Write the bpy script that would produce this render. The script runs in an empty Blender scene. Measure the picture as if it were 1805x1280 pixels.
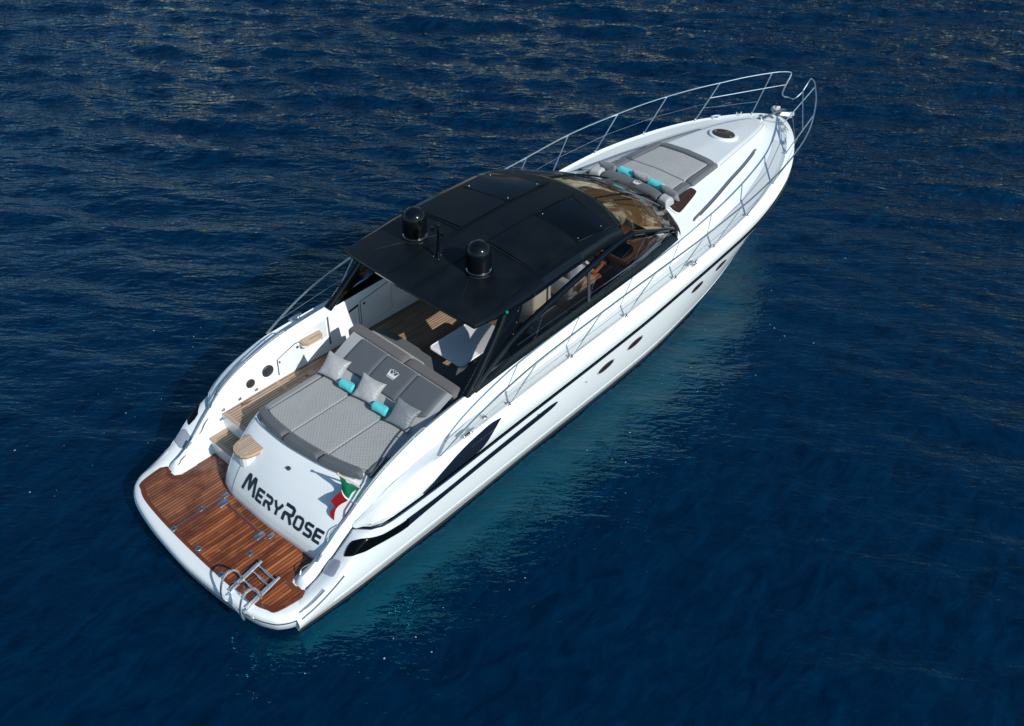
import bpy, bmesh, math, random
import numpy as np
from math import sin, cos, pi, radians
from mathutils import Vector, Matrix

random.seed(7); rng = np.random.default_rng(7)
SC = bpy.context.scene
COL = SC.collection

# ------------------------------------------------------------------ camera
cam_d = bpy.data.cameras.new('camera')
cam = bpy.data.objects.new('camera', cam_d); COL.objects.link(cam)
cam_d.lens = 33.5056; cam_d.sensor_width = 36.0; cam_d.clip_end = 3000
R0 = (0.6804559, -0.7327804, 0.0035560); U0 = (0.4652291, 0.4357483, 0.7705097); D0 = (-0.5661639, -0.5226436, 0.6374183)
M = Matrix(((R0[0], U0[0], D0[0], -3.4798127), (R0[1], U0[1], D0[1], -9.5207868), (R0[2], U0[2], D0[2], 11.5280514), (0, 0, 0, 1)))
cam.matrix_world = M
SC.camera = cam

# ------------------------------------------------------------------ light
SUN_TO = Vector((-0.07, -1.0, 0.69)).normalized()
elev = math.asin(SUN_TO.z); az = math.atan2(SUN_TO.y, SUN_TO.x)
W = bpy.data.worlds.new('World'); SC.world = W; W.use_nodes = True
nt = W.node_tree
bg = nt.nodes['Background']
sky = nt.nodes.new('ShaderNodeTexSky'); sky.sky_type = 'NISHITA'; sky.sun_disc = False
sky.sun_elevation = elev; sky.sun_rotation = (pi / 2 - az) % (2 * pi)
sky.air_density = 1.0; sky.dust_density = 0.8; sky.ozone_density = 1.0
tint = nt.nodes.new('ShaderNodeMix'); tint.data_type = 'RGBA'; tint.blend_type = 'MULTIPLY'; tint.inputs[0].default_value = 1.0; tint.inputs[7].default_value = (.70, .96, 1.06, 1)
nt.links.new(sky.outputs[0], tint.inputs[6]); nt.links.new(tint.outputs[2], bg.inputs['Color']); bg.inputs['Strength'].default_value = 0.10
sun_d = bpy.data.lights.new('sun', 'SUN'); sun_d.energy = 4.3; sun_d.angle = radians(0.5); sun_d.color = (1.0, 0.965, 0.92)
sun = bpy.data.objects.new('sun', sun_d); COL.objects.link(sun)
sun.rotation_euler = SUN_TO.to_track_quat('Z', 'Y').to_euler()
SC.cycles.sample_clamp_indirect = 4.0; SC.cycles.sample_clamp_direct = 6.0
SC.view_settings.view_transform = 'Standard'; SC.view_settings.look = 'None'
SC.view_settings.exposure = 0.0; SC.view_settings.gamma = 1.0

# ------------------------------------------------------------------ helpers
def tag(o, label=None, cat=None, group=None, kind=None):
    if label: o['label'] = label
    if cat: o['category'] = cat
    if group: o['group'] = group
    if kind: o['kind'] = kind
    return o

def empty(name, loc=(0, 0, 0), rot=(0, 0, 0)):
    o = bpy.data.objects.new(name, None); COL.objects.link(o)
    o.location = loc; o.rotation_euler = rot; o.empty_display_size = 0.2
    return o

def mesh(name, V, F, mat, parent=None, smooth=True, angle=35, weld=False):
    me = bpy.data.meshes.new(name)
    me.from_pydata([tuple(float(a) for a in v) for v in V], [], [tuple(f) for f in F])
    bm = bmesh.new(); bm.from_mesh(me)
    if weld: bmesh.ops.remove_doubles(bm, verts=bm.verts, dist=1e-5)
    bmesh.ops.recalc_face_normals(bm, faces=bm.faces)
    bm.to_mesh(me); bm.free()
    if smooth:
        for p in me.polygons: p.use_smooth = True
        me.set_sharp_from_angle(angle=radians(angle))
    me.materials.append(mat)
    o = bpy.data.objects.new(name, me); COL.objects.link(o)
    if parent: o.parent = parent
    return o

class MB:
    """collects geometry of one mesh"""
    def __init__(s): s.V = []; s.F = []
    def add(s, V, F):
        n = len(s.V); s.V += [tuple(v) for v in V]; s.F += [tuple(i + n for i in f) for f in F]
        return s
    def grid(s, G, flip=False, closeu=False, closev=False):
        a = len(G); b = len(G[0]); V = [p for r in G for p in r]; F = []
        for i in range(a if closeu else a - 1):
            for j in range(b if closev else b - 1):
                q = (i * b + j, ((i + 1) % a) * b + j, ((i + 1) % a) * b + (j + 1) % b, i * b + (j + 1) % b)
                F.append(q)
        return s.add(V, F)
    def tube(s, P, r, n=8, closed=False, caps=True, flat=None):
        P = [Vector(p) for p in P]; m = len(P); rs = r if isinstance(r, (list, tuple)) else [r] * m
        T = []
        for i in range(m):
            if closed: t = P[(i + 1) % m] - P[i - 1]
            else: t = P[min(i + 1, m - 1)] - P[max(i - 1, 0)]
            T.append(t.normalized())
        a = Vector((0, 0, 1))
        if abs(T[0].dot(a)) > .9: a = Vector((0, 1, 0))
        N = (a - T[0] * a.dot(T[0])).normalized(); G = []
        for i in range(m):
            N = (N - T[i] * N.dot(T[i])).normalized(); B = T[i].cross(N)
            fl = flat or 1.0
            G.append([P[i] + (N * cos(2 * pi * k / n) + B * sin(2 * pi * k / n) * fl) * rs[i] for k in range(n)])
        base = len(s.V); s.grid(G, closeu=closed, closev=True)
        if caps and not closed:
            s.F.append(tuple(base + k for k in range(n))); s.F.append(tuple(base + (m - 1) * n + k for k in reversed(range(n))))
        return s
    def box(s, c, size, bev=0.0, rot=None):
        bm = bmesh.new(); bmesh.ops.create_cube(bm, size=1)
        for v in bm.verts: v.co = Vector((v.co.x * size[0], v.co.y * size[1], v.co.z * size[2]))
        if bev: bmesh.ops.bevel(bm, geom=list(bm.edges), offset=bev, segments=3, profile=.5, affect='EDGES')
        if rot is not None: bmesh.ops.transform(bm, matrix=rot.to_4x4(), verts=bm.verts)
        s.frombm(bm, Vector(c)); return s
    def frombm(s, bm, off=Vector((0, 0, 0))):
        bm.verts.index_update()
        s.add([tuple(v.co + off) for v in bm.verts], [[v.index for v in f.verts] for f in bm.faces]); bm.free(); return s
    def prism(s, poly, z0, z1, bev=0.0, M=None, seg=3):
        """polygon in xy extruded from z0 to z1 (numbers or functions of x,y); M maps to world"""
        bm = bmesh.new(); f0 = (lambda x, y: z0) if not callable(z0) else z0; f1 = (lambda x, y: z1) if not callable(z1) else z1
        top = [bm.verts.new((x, y, f1(x, y))) for x, y in poly]; bot = [bm.verts.new((x, y, f0(x, y))) for x, y in poly]
        n = len(poly); ft = bm.faces.new(top); fb = bm.faces.new(list(reversed(bot)))
        for i in range(n): bm.faces.new((top[i], bot[i], bot[(i + 1) % n], top[(i + 1) % n]))
        bmesh.ops.recalc_face_normals(bm, faces=bm.faces)
        if bev:
            ed = [e for e in bm.edges if all(v in top for v in e.verts)]
            bmesh.ops.bevel(bm, geom=ed, offset=bev, segments=seg, profile=.5, affect='EDGES')
        if M is not None: bmesh.ops.transform(bm, matrix=M, verts=bm.verts)
        s.frombm(bm); return s
    def lathe(s, prof, c, n=24, M=None):
        G = [[Vector((r * cos(2 * pi * k / n), r * sin(2 * pi * k / n), z)) for k in range(n)] for r, z in prof]
        if M is not None: G = [[M @ p for p in r] for r in G]
        G = [[p + Vector(c) for p in r] for r in G]; s.grid(G, closev=True); return s
    def cushion(s, P, th, p=8.0, nu=20, nv=14, crown=0.0, N=None, th0=0.0):
        """padded slab over corners P00,P10,P11,P01 (or function); N normal"""
        if callable(P): fn = P
        else:
            A, B, C, D = [Vector(q) for q in P]
            fn = lambda u, v: (A * (1 - u) + B * u) * (1 - v) + (D * (1 - u) + C * u) * v
        def prm(n, k=2.2):
            out = []
            for i in range(n + 1):
                t = 2 * i / n - 1; out.append(.5 + .5 * (abs(t) ** (1 / k)) * (1 if t > 0 else -1))
            return out
        us = prm(nu); vs = prm(nv)
        if N is None: N = ((fn(1, .5) - fn(0, .5)).cross(fn(.5, 1) - fn(.5, 0))).normalized()
        N = Vector(N)
        G = []
        for u in us:
            row = []
            for v in vs:
                a = max(0, 1 - abs(2 * u - 1) ** p); b = max(0, 1 - abs(2 * v - 1) ** p)
                h = th * (a * b) ** .4 + crown * (1 - (2 * u - 1) ** 2) * (1 - (2 * v - 1) ** 2)
                row.append(fn(u, v) + N * h)
            G.append(row)
        s.grid(G)
        # skirt down
        G2 = []
        ring = [(u, 0) for u in us] + [(1, v) for v in vs[1:]] + [(u, 1) for u in reversed(us[:-1])] + [(0, v) for v in reversed(vs[1:-1])]
        r0 = [fn(*q) for q in ring]; r1 = [q - N * th0 for q in r0]
        if th0: s.grid([r0, r1], closev=True)
        return s
    def build(s, name, mat, parent=None, **k): return mesh(name, s.V, s.F, mat, parent, **k)

def T(*pts):
    """shape preserving cubic through (x, y) pairs"""
    pts = sorted(pts); x = np.array([p[0] for p in pts], float); y = np.array([p[1] for p in pts], float)
    h = np.diff(x); d = np.diff(y) / h; m = np.zeros(len(x))
    for i in range(1, len(x) - 1):
        if d[i - 1] * d[i] > 0:
            w1 = 2 * h[i] + h[i - 1]; w2 = h[i] + 2 * h[i - 1]; m[i] = (w1 + w2) / (w1 / d[i - 1] + w2 / d[i])
    m[0] = d[0]; m[-1] = d[-1]
    def f(t):
        t = min(max(t, x[0]), x[-1]); i = min(max(int(np.searchsorted(x, t)) - 1, 0), len(h) - 1)
        s = (t - x[i]) / h[i]
        return float((1 + 2 * s) * (1 - s) ** 2 * y[i] + s * (1 - s) ** 2 * h[i] * m[i] + s * s * (3 - 2 * s) * y[i + 1] + s * s * (s - 1) * h[i] * m[i + 1])
    return f

class Curve3:
    """curve through (x, y, z) points ordered by x"""
    def __init__(s, pts): s.a = pts[0][0]; s.b = pts[-1][0]; s.y = T(*[(p[0], p[1]) for p in pts]); s.z = T(*[(p[0], p[2]) for p in pts])
    def at(s, x, side=-1): return Vector((x, side * s.y(x), s.z(x)))
    def u(s, u, side=-1): return s.at(s.a + u * (s.b - s.a), side)

def spline(P, n=8, closed=False):
    P = [Vector(p) for p in P]; m = len(P); out = []
    rngi = range(m if closed else m - 1)
    for i in rngi:
        p0 = P[(i - 1) % m] if closed or i > 0 else P[0] * 2 - P[1]
        p1 = P[i]; p2 = P[(i + 1) % m]
        p3 = P[(i + 2) % m] if closed or i + 2 < m else P[-1] * 2 - P[-2]
        for k in range(n):
            t = k / n
            out.append(.5 * ((2 * p1) + (p2 - p0) * t + (2 * p0 - 5 * p1 + 4 * p2 - p3) * t * t + (3 * p1 - p0 - 3 * p2 + p3) * t ** 3))
    if not closed: out.append(P[-1])
    return out

def rrect(x0, x1, y0, y1, r, n=5):
    out = []
    for cx_, cy_, a0 in ((x1 - r, y1 - r, 0), (x0 + r, y1 - r, 90), (x0 + r, y0 + r, 180), (x1 - r, y0 + r, 270)):
        for k in range(n + 1):
            a = radians(a0 + 90 * k / n); out.append((cx_ + r * cos(a), cy_ + r * sin(a)))
    return out

# ------------------------------------------------------------------ materials
def mat(name, col, rough=.5, metal=0, spec=.5, coat=0, bump=None, sheen=0):
    m = bpy.data.materials.new(name); m.use_nodes = True; n = m.node_tree.nodes; b = n['Principled BSDF']
    b.inputs['Base Color'].default_value = (*col, 1); b.inputs['Roughness'].default_value = rough; b.inputs['Metallic'].default_value = metal
    b.inputs['Specular IOR Level'].default_value = spec; b.inputs['Coat Weight'].default_value = coat; b.inputs['Coat Roughness'].default_value = .06
    if sheen: b.inputs['Sheen Weight'].default_value = sheen
    return m
def nd(m, t, **kw):
    n = m.node_tree.nodes.new(t)
    for k, v in kw.items(): setattr(n, k, v)
    return n
def lk(m, a, b): m.node_tree.links.new(a, b)
def val(m, op, a, b=None, c=None):
    n = nd(m, 'ShaderNodeMath', operation=op)
    for i, q in enumerate((a, b, c)):
        if q is None: continue
        if isinstance(q, (int, float)): n.inputs[i].default_value = q
        else: lk(m, q, n.inputs[i])
    return n.outputs[0]
def mixc(m, f, a, b, t='MIX'):
    n = nd(m, 'ShaderNodeMix', data_type='RGBA', blend_type=t)
    for i, q in ((0, f), (6, a), (7, b)):
        if isinstance(q, (int, float)): n.inputs[i].default_value = q
        elif isinstance(q, tuple): n.inputs[i].default_value = (*q, 1)
        else: lk(m, q, n.inputs[i])
    return n.outputs[2]
def coords(m):
    t = nd(m, 'ShaderNodeTexCoord'); s = nd(m, 'ShaderNodeSeparateXYZ'); lk(m, t.outputs['Object'], s.inputs[0]); return t.outputs['Object'], s.outputs
def noise(m, vec, scale, detail=3, sc=(1, 1, 1), rough=.55, dist=0):
    mp = nd(m, 'ShaderNodeMapping'); mp.inputs['Scale'].default_value = sc; lk(m, vec, mp.inputs[0])
    n = nd(m, 'ShaderNodeTexNoise'); n.inputs['Scale'].default_value = scale; n.inputs['Detail'].default_value = detail; n.inputs['Roughness'].default_value = rough
    n.inputs['Distortion'].default_value = dist
    lk(m, mp.outputs[0], n.inputs['Vector']); return n.outputs[0]
def ramp(m, f, stops):
    r = nd(m, 'ShaderNodeValToRGB'); e = r.color_ramp.elements
    while len(e) < len(stops): e.new(.5)
    for i, (p, c) in enumerate(stops): e[i].position = p; e[i].color = (*c, 1) if len(c) == 3 else c
    if not isinstance(f, (int, float)): lk(m, f, r.inputs[0])
    return r.outputs[0]
def bump(m, h, strength, dist=.01, normal=None):
    b = nd(m, 'ShaderNodeBump'); b.inputs['Strength'].default_value = strength; b.inputs['Distance'].default_value = dist; lk(m, h, b.inputs['Height'])
    if normal is not None: lk(m, normal, b.inputs['Normal'])
    return b.outputs[0]
def bsdf(m): return m.node_tree.nodes['Principled BSDF']

def gelcoat(name, col, rough=.22):
    m = mat(name, col, rough, coat=.35); v, s = coords(m)
    n = noise(m, v, 1.3, 4); c = mixc(m, n, tuple(x * .955 for x in col), tuple(min(1, x * 1.02) for x in col))
    n2 = noise(m, v, 9, 5, (.5, .5, 2.2)); f = ramp(m, n2, [(.62, (0, 0, 0)), (.85, (1, 1, 1))])
    c = mixc(m, val(m, 'MULTIPLY', f, .10), c, (.55, .56, .55)); lk(m, c, bsdf(m).inputs['Base Color'])
    lk(m, val(m, 'MULTIPLY_ADD', n, .12, rough - .05), bsdf(m).inputs['Roughness'])
    lk(m, bump(m, noise(m, v, 2.2, 2), .05, .02), bsdf(m).inputs['Normal'])
    return m
WHITE = gelcoat('white_gelcoat', (.77, .815, .825))
HULLW = gelcoat('white_topsides', (.75, .795, .805), .15)
NONSKID = gelcoat('nonskid_white', (.66, .705, .705), .5)
_b = bsdf(NONSKID); _v, _s = coords(NONSKID); lk(NONSKID, bump(NONSKID, noise(NONSKID, _v, 160, 2), .35, .003), _b.inputs['Normal'])
BLACKG = mat('black_gloss_paint', (.0025, .004, .006), .10, spec=.35, coat=.12)
BLACKS = mat('black_roof_skin', (.014, .017, .021), .42, spec=.55)
_v, _s = coords(BLACKS); _n = noise(BLACKS, _v, 2.5, 5); lk(BLACKS, ramp(BLACKS, _n, [(.3, (.0018, .0032, .0052)), (.75, (.0055, .0085, .0118))]), bsdf(BLACKS).inputs['Base Color'])
lk(BLACKS, val(BLACKS, 'MULTIPLY_ADD', _n, .30, .33), bsdf(BLACKS).inputs['Roughness']); bsdf(BLACKS).inputs['Specular IOR Level'].default_value = .22
lk(BLACKS, bump(BLACKS, noise(BLACKS, _v, 220, 3), .25, .002), bsdf(BLACKS).inputs['Normal'])
BLACKP = mat('black_glass_panel', (.002, .003, .004), .12, spec=.18)
STRIPE = mat('navy_stripe', (.008, .012, .022), .12, coat=.4)
TOUR = mat('touring_black_rubber', (.012, .013, .015), .5)
ANTIF = mat('antifouling_black', (.012, .012, .013), .7)
STEEL = mat('polished_stainless', (.85, .85, .85), .20, metal=1)
LADM = mat('satin_stainless', (.92, .92, .92), .32, metal=1)
STEELB = mat('brushed_stainless', (.62, .62, .62), .28, metal=1)
PORTG = mat('bronze_port_glass', (.030, .018, .014), .06, spec=.6)
PALEM = mat('galvanised_pale', (.62, .62, .62), .35, metal=.4)
GREYV = mat('grey_vent', (.27, .30, .36), .25, coat=.3)
GREYR = mat('grey_rail', (.10, .12, .145), .3)
SKIN = mat('skin', (.60, .21, .09), .5)
SHIRT = mat('shirt_cloth', (.62, .63, .74), .8)
SHORT = mat('shorts_cloth', (.60, .44, .31), .85)
HAIR = mat('hair', (.03, .02, .015), .6)
for _m in (SHIRT, SHORT):
    _v, _s = coords(_m); lk(_m, bump(_m, noise(_m, _v, 14, 3, (1, 2.5, 1)), .6, .02), bsdf(_m).inputs['Normal'])
INK = mat('navy_lettering', (.006, .010, .026), .25, coat=.2)
EMB = mat('pale_embroidery', (.70, .70, .68), .7)
TABLE = gelcoat('table_white', (.82, .84, .86), .18)
CREAMI = mat('interior_cream', (.5, .46, .40), .5)
WOODI = mat('interior_walnut', (.20, .105, .05), .3, coat=.5)
_v, _s = coords(WOODI); lk(WOODI, ramp(WOODI, noise(WOODI, _v, 6, 6, (1, 5, 1), .6, 1.5), [(.3, (.07, .035, .018)), (.7, (.33, .19, .10))]), bsdf(WOODI).inputs['Base Color'])
SPK = mat('speaker_dark', (.03, .034, .04), .5)
ROPE = mat('rope_grey', (.30, .30, .29), .8)

def fabric(name, col, line=None, cell=.046, rough=.85, quilt=False):
    m = mat(name, col, rough, spec=.3, sheen=.15); v, s = coords(m)
    n = noise(m, v, 3, 3); fine = noise(m, v, 260, 2)
    c = mixc(m, n, tuple(x * .9 for x in col), tuple(x * 1.07 for x in col))
    h = fine
    if quilt:
        a = val(m, 'DIVIDE', val(m, 'ADD', s[0], s[1]), cell * 1.414); b = val(m, 'DIVIDE', val(m, 'SUBTRACT', s[0], s[1]), cell * 1.414)
        fa = val(m, 'ABSOLUTE', val(m, 'SUBTRACT', val(m, 'FRACT', a), .5)); fb = val(m, 'ABSOLUTE', val(m, 'SUBTRACT', val(m, 'FRACT', b), .5))
        e = val(m, 'MAXIMUM', fa, fb)   # .5 on the stitch
        ln = ramp(m, e, [(.40, (0, 0, 0)), (.50, (1, 1, 1))])
        c = mixc(m, val(m, 'MULTIPLY', ln, .60), c, tuple(x * .6 for x in col))
        hh = val(m, 'SUBTRACT', 1, val(m, 'POWER', val(m, 'MULTIPLY', e, 2), 3))
        nb = bump(m, hh, .45, .006); nb = bump(m, fine, .2, .002, nb)
    else: nb = bump(m, fine, .25, .002)
    wr = noise(m, v, 5, 3, (1, 1, 1), .5, .6); nb = bump(m, wr, .25, .03, nb)
    lk(m, c, bsdf(m).inputs['Base Color']); lk(m, nb, bsdf(m).inputs['Normal'])
    return m
QUILT = fabric('quilted_light_grey', (.35, .36, .355), quilt=True)
LGREY = fabric('light_grey_vinyl', (.40, .41, .42), rough=.6)
DGREY = fabric('charcoal_vinyl', (.095, .108, .122), rough=.6)
MGREY = fabric('mid_grey_vinyl', (.105, .112, .122), rough=.6)
MGREY2 = fabric('light_bolster_vinyl', (.24, .245, .25), rough=.65)
BGREY = fabric('brownish_grey_vinyl', (.13, .125, .128), rough=.65)
TURQ = fabric('turquoise_towel', (.10, .60, .62), rough=.95)
def satin(name, col):
    m = mat(name, col, .38, spec=.6, sheen=.3); v, s = coords(m)
    nb = bump(m, noise(m, v, 7, 4, (1, 3, 1), .6, 1.2), .55, .035); nb = bump(m, noise(m, v, 300, 2), .1, .001, nb); lk(m, nb, bsdf(m).inputs['Normal']); return m
PILL = satin('silver_pillow_satin', (.36, .37, .38)); PILD = satin('slate_pillow_satin', (.17, .19, .21))

def teak(name, a, b, dark, pitch, rough, caulk=(.008, .006, .005), along='x', wet=0.0, coat=0.0, off=0.0, cw=.09):
    m = mat(name, a, rough, coat=coat); v, s = coords(m)
    ax, ac = (s[0], s[1]) if along == 'x' else (s[1], s[0])
    q = val(m, 'DIVIDE', val(m, 'ADD', ac, 10 + off), pitch); idx = val(m, 'FLOOR', q); fr = val(m, 'FRACT', q)
    seg = val(m, 'FLOOR', val(m, 'ADD', val(m, 'DIVIDE', ax, 1.15), val(m, 'MULTIPLY', idx, .37)))
    cb = nd(m, 'ShaderNodeCombineXYZ'); lk(m, idx, cb.inputs[0]); lk(m, seg, cb.inputs[1])
    wn = nd(m, 'ShaderNodeTexWhiteNoise', noise_dimensions='3D'); lk(m, cb.outputs[0], wn.inputs['Vector'])
    scl = (1.2, 22, 1) if along == 'x' else (22, 1.2, 1)
    g = noise(m, v, 3.0, 5, scl, .6)
    t = val(m, 'ADD', val(m, 'MULTIPLY', wn.outputs['Value'], .55), val(m, 'MULTIPLY', g, .5))
    c = ramp(m, t, [(.15, dark), (.5, a), (.85, b)])
    if wet:
        dry = nd(m, 'ShaderNodeMapRange'); dry.inputs[1].default_value = .35; dry.inputs[2].default_value = 1.1; lk(m, val(m, 'ADD', s[1], val(m, 'MULTIPLY', noise(m, v, 1.3, 3), .5)), dry.inputs[0])
        c = mixc(m, val(m, 'MULTIPLY', dry.outputs[0], .45), c, (.20, .105, .065))
        w = ramp(m, noise(m, v, 1.7, 4, (1, 1.6, 1), .55, .8), [(.42, (0, 0, 0)), (.62, (1, 1, 1))])
        c = mixc(m, val(m, 'MULTIPLY', w, wet), c, (.085, .022, .009))
        lk(m, val(m, 'SUBTRACT', rough, val(m, 'MULTIPLY', w, .12)), bsdf(m).inputs['Roughness'])
        bl = ramp(m, noise(m, v, 2.6, 3, (1.3, 1, 1), .5), [(.60, (0, 0, 0)), (.78, (1, 1, 1))])
        c = mixc(m, val(m, 'MULTIPLY', bl, .30), c, (.30, .19, .13))
    edge = val(m, 'ABSOLUTE', val(m, 'SUBTRACT', fr, .5)); ck = ramp(m, edge, [(.5 - cw, (0, 0, 0)), (.5 - cw * .4, (1, 1, 1))])
    c = mixc(m, ck, c, caulk); lk(m, c, bsdf(m).inputs['Base Color'])
    lk(m, bump(m, val(m, 'SUBTRACT', val(m, 'MULTIPLY', g, .4), ck), .3, .004), bsdf(m).inputs['Normal'])
    return m
TEAKP = teak('oiled_teak', (.31, .086, .026), (.52, .175, .052), (.15, .038, .012), .058, .27, wet=.72, coat=.15, cw=.13)
TEAKB = teak('oiled_teak_margin', (.13, .035, .017), (.17, .05, .022), (.09, .024, .012), 3.0, .35, cw=.001)
TEAKC = teak('weathered_teak', (.36, .245, .165), (.46, .33, .23), (.23, .145, .09), .056, .6, caulk=(.015, .012, .010), cw=.14)
TEAKW = teak('pale_teak', (.50, .37, .27), (.58, .45, .34), (.38, .27, .19), .042, .6, caulk=(.06, .04, .03), cw=.10)
TEAKWM = teak('pale_teak_margin', (.42, .29, .20), (.48, .35, .25), (.36, .25, .17), 3.0, .6, cw=.001)

def glass(name, tint, f0=.05):
    m = bpy.data.materials.new(name); m.use_nodes = True; n = m.node_tree.nodes; n.clear()
    o = n.new('ShaderNodeOutputMaterial'); mx = n.new('ShaderNodeMixShader'); tr = n.new('ShaderNodeBsdfTransparent'); gl = n.new('ShaderNodeBsdfGlossy')
    fr = n.new('ShaderNodeLayerWeight'); fr.inputs[0].default_value = .5; pw = n.new('ShaderNodeMath'); pw.operation = 'POWER'; pw.inputs[1].default_value = 4.0; ad = n.new('ShaderNodeMath'); ad.operation = 'MULTIPLY_ADD'; ad.inputs[1].default_value = .9; ad.inputs[2].default_value = f0
    tr.inputs[0].default_value = (*tint, 1); gl.inputs['Roughness'].default_value = .015; gl.inputs['Color'].default_value = (.95, .95, .95, 1)
    L = m.node_tree.links; L.new(fr.outputs['Facing'], pw.inputs[0]); L.new(pw.outputs[0], ad.inputs[0]); L.new(ad.outputs[0], mx.inputs[0]); L.new(tr.outputs[0], mx.inputs[1]); L.new(gl.outputs[0], mx.inputs[2]); L.new(mx.outputs[0], o.inputs[0]); return m
GLASSW = glass('bronze_windscreen_glass', (.42, .30, .19), .09); GLASSS = glass('dark_side_glass', (.50, .48, .46), .025); GLASSH = mat('bronze_hatch_glass', (.040, .020, .012), .05, spec=.5)

def flagmat(name, c):
    m = mat(name, c, .85, spec=.15); v, s = coords(m); lk(m, bump(m, noise(m, v, 9, 3), .4, .02), bsdf(m).inputs['Normal']); return m
FG = flagmat('flag_green', (.002, .13, .065)); FWH = flagmat('flag_white', (.70, .70, .68)); FR = flagmat('flag_red', (.17, .002, .006))
STAFF = mat('varnished_staff', (.55, .42, .34), .3, coat=.4)
GREENL = mat('green_lens', (.0, .25, .16), .1, coat=1)

# ------------------------------------------------------------------ sea
SEA = {}
def build_sea():
    # wave field: many directional sines, running roughly towards the camera
    x0, x1, y0, y1 = -16, 74, -26, 74
    wd = math.atan2(.62, .78)
    comps = []
    for i in range(120):
        lam = .40 * (2.3 / .40) ** rng.random(); k = 2 * pi / lam
        th = wd + rng.normal(0, .42); amp = .0044 * lam ** .8 * (.5 + rng.random())
        comps.append((k * cos(th), k * sin(th), amp, rng.random() * 2 * pi))
    st = .14
    nx = int((x1 - x0) / st); ny = int((y1 - y0) / st)
    # coarser spacing farther away
    def axis(a, b, ctr0, ctr1):
        out = [a]; p = a
        while p < b:
            d = 0 if ctr0 <= p <= ctr1 else min(abs(p - ctr0), abs(p - ctr1))
            p += .11 + d * .006; out.append(min(p, b))
        return np.array(out)
    X = axis(x0, x1, -6, 22); Y = axis(y0, y1, -12, 12)
    GX, GY = np.meshgrid(X, Y, indexing='ij'); Zv = np.zeros_like(GX)
    for kx, ky, a, ph in comps:
        arg = kx * GX + ky * GY + ph; Zv += a * (np.sin(arg) + .22 * np.sin(2 * arg + .6))
    env = .38 + .95 * np.clip(((GX - 3) * .74 + (GY - 0) * .68) / 16, 0, 1)
    dd = np.maximum(np.abs(GY + 1.2), np.abs(GX - 6.5) - 5.0); tt = np.clip((dd - 2.5) / 5, 0, 1); env = env * (.45 + .55 * tt * tt * (3 - 2 * tt)); Zv *= env
    e = np.minimum.reduce([(GX - x0) / 3, (x1 - GX) / 6, (GY - y0) / 3, (y1 - GY) / 6]); Zv *= np.clip(e, 0, 1)
    SEA['x'], SEA['y'], SEA['z'] = X, Y, Zv
    # flatten just where the hull sits so the waterline stays clean
    a, b = GX.shape
    V = np.stack([GX.ravel(), GY.ravel(), Zv.ravel()], -1)
    I = np.arange(a * b).reshape(a, b); Q = np.stack([I[:-1, :-1], I[1:, :-1], I[1:, 1:], I[:-1, 1:]], -1).reshape(-1, 4)
    # outer flat skirt to the horizon
    n = len(V); B = 1500
    O = np.array([(-B, -B, 0), (B, -B, 0), (B, B, 0), (-B, B, 0)], float); V = np.vstack([V, O])
    c = [I[0, 0], I[-1, 0], I[-1, -1], I[0, -1]]
    me = bpy.data.meshes.new('sea')
    edges = [list(I[:, 0]), list(I[-1, :]), list(I[::-1, -1]), list(I[0, ::-1])]
    polys = []
    for k in range(4):
        E_ = edges[k]; polys.append([n + k] + [n + (k + 1) % 4] + [int(q) for q in reversed(E_)])
    F = [tuple(int(z) for z in q) for q in Q] + [tuple(p) for p in polys]
    me.vertices.add(len(V)); me.vertices.foreach_set('co', V.ravel())
    tot = sum(len(f) for f in F); me.loops.add(tot); me.loops.foreach_set('vertex_index', np.concatenate([np.asarray(f) for f in F]))
    me.polygons.add(len(F)); ls = np.cumsum([0] + [len(f) for f in F[:-1]]); me.polygons.foreach_set('loop_start', ls)
    me.update(calc_edges=True); me.validate()
    me.polygons.foreach_set('use_smooth', np.ones(len(me.polygons), bool))
    m = mat('sea_water', (.0, .02, .06), .02); v, s = coords(m); b = bsdf(m)
    b.inputs['IOR'].default_value = 1.42; b.inputs['Specular IOR Level'].default_value = 1.0; b.inputs['Specular Tint'].default_value = (.03, .80, .95, 1)
    big = noise(m, v, .12, 3); mid = noise(m, v, .9, 4, (1, 1, 1), .6, .6)
    stk = noise(m, v, 2.6, 6, (.6, 1.4, 1), .62, 1.0)
    c1 = ramp(m, stk, [(.34, (.0, .0018, .0115)), (.5, (.0, .0082, .0310)), (.68, (.0, .0165, .0480))])  # streaks paint uneven sky reflections into the water's base colour
    c2 = mixc(m, val(m, 'MULTIPLY', big, .5), c1, (.0000, .0085, .0310)); lk(m, c2, b.inputs['Base Color'])
    mp = nd(m, 'ShaderNodeMapping'); mp.inputs['Rotation'].default_value = (0, 0, -wd); lk(m, v, mp.inputs[0]); rv = mp.outputs[0]
    # wind ruffled water ahead of the boat, calmer in its lee
    sp = nd(m, 'ShaderNodeSeparateXYZ'); lk(m, rv, sp.inputs[0])
    ah = nd(m, 'ShaderNodeMapRange'); ah.inputs[1].default_value = 1; ah.inputs[2].default_value = 17; ah.inputs[3].default_value = .24; ah.inputs[4].default_value = 1.0; lk(m, sp.outputs[0], ah.inputs[0])
    gust = val(m, 'MULTIPLY_ADD', noise(m, v, .16, 2), 1.1, .42); lee = nd(m, 'ShaderNodeMapRange'); lee.interpolation_type = 'SMOOTHSTEP'; lee.inputs[1].default_value = 2.5; lee.inputs[2].default_value = 7.5; lee.inputs[3].default_value = .42; lee.inputs[4].default_value = 1.0
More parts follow.
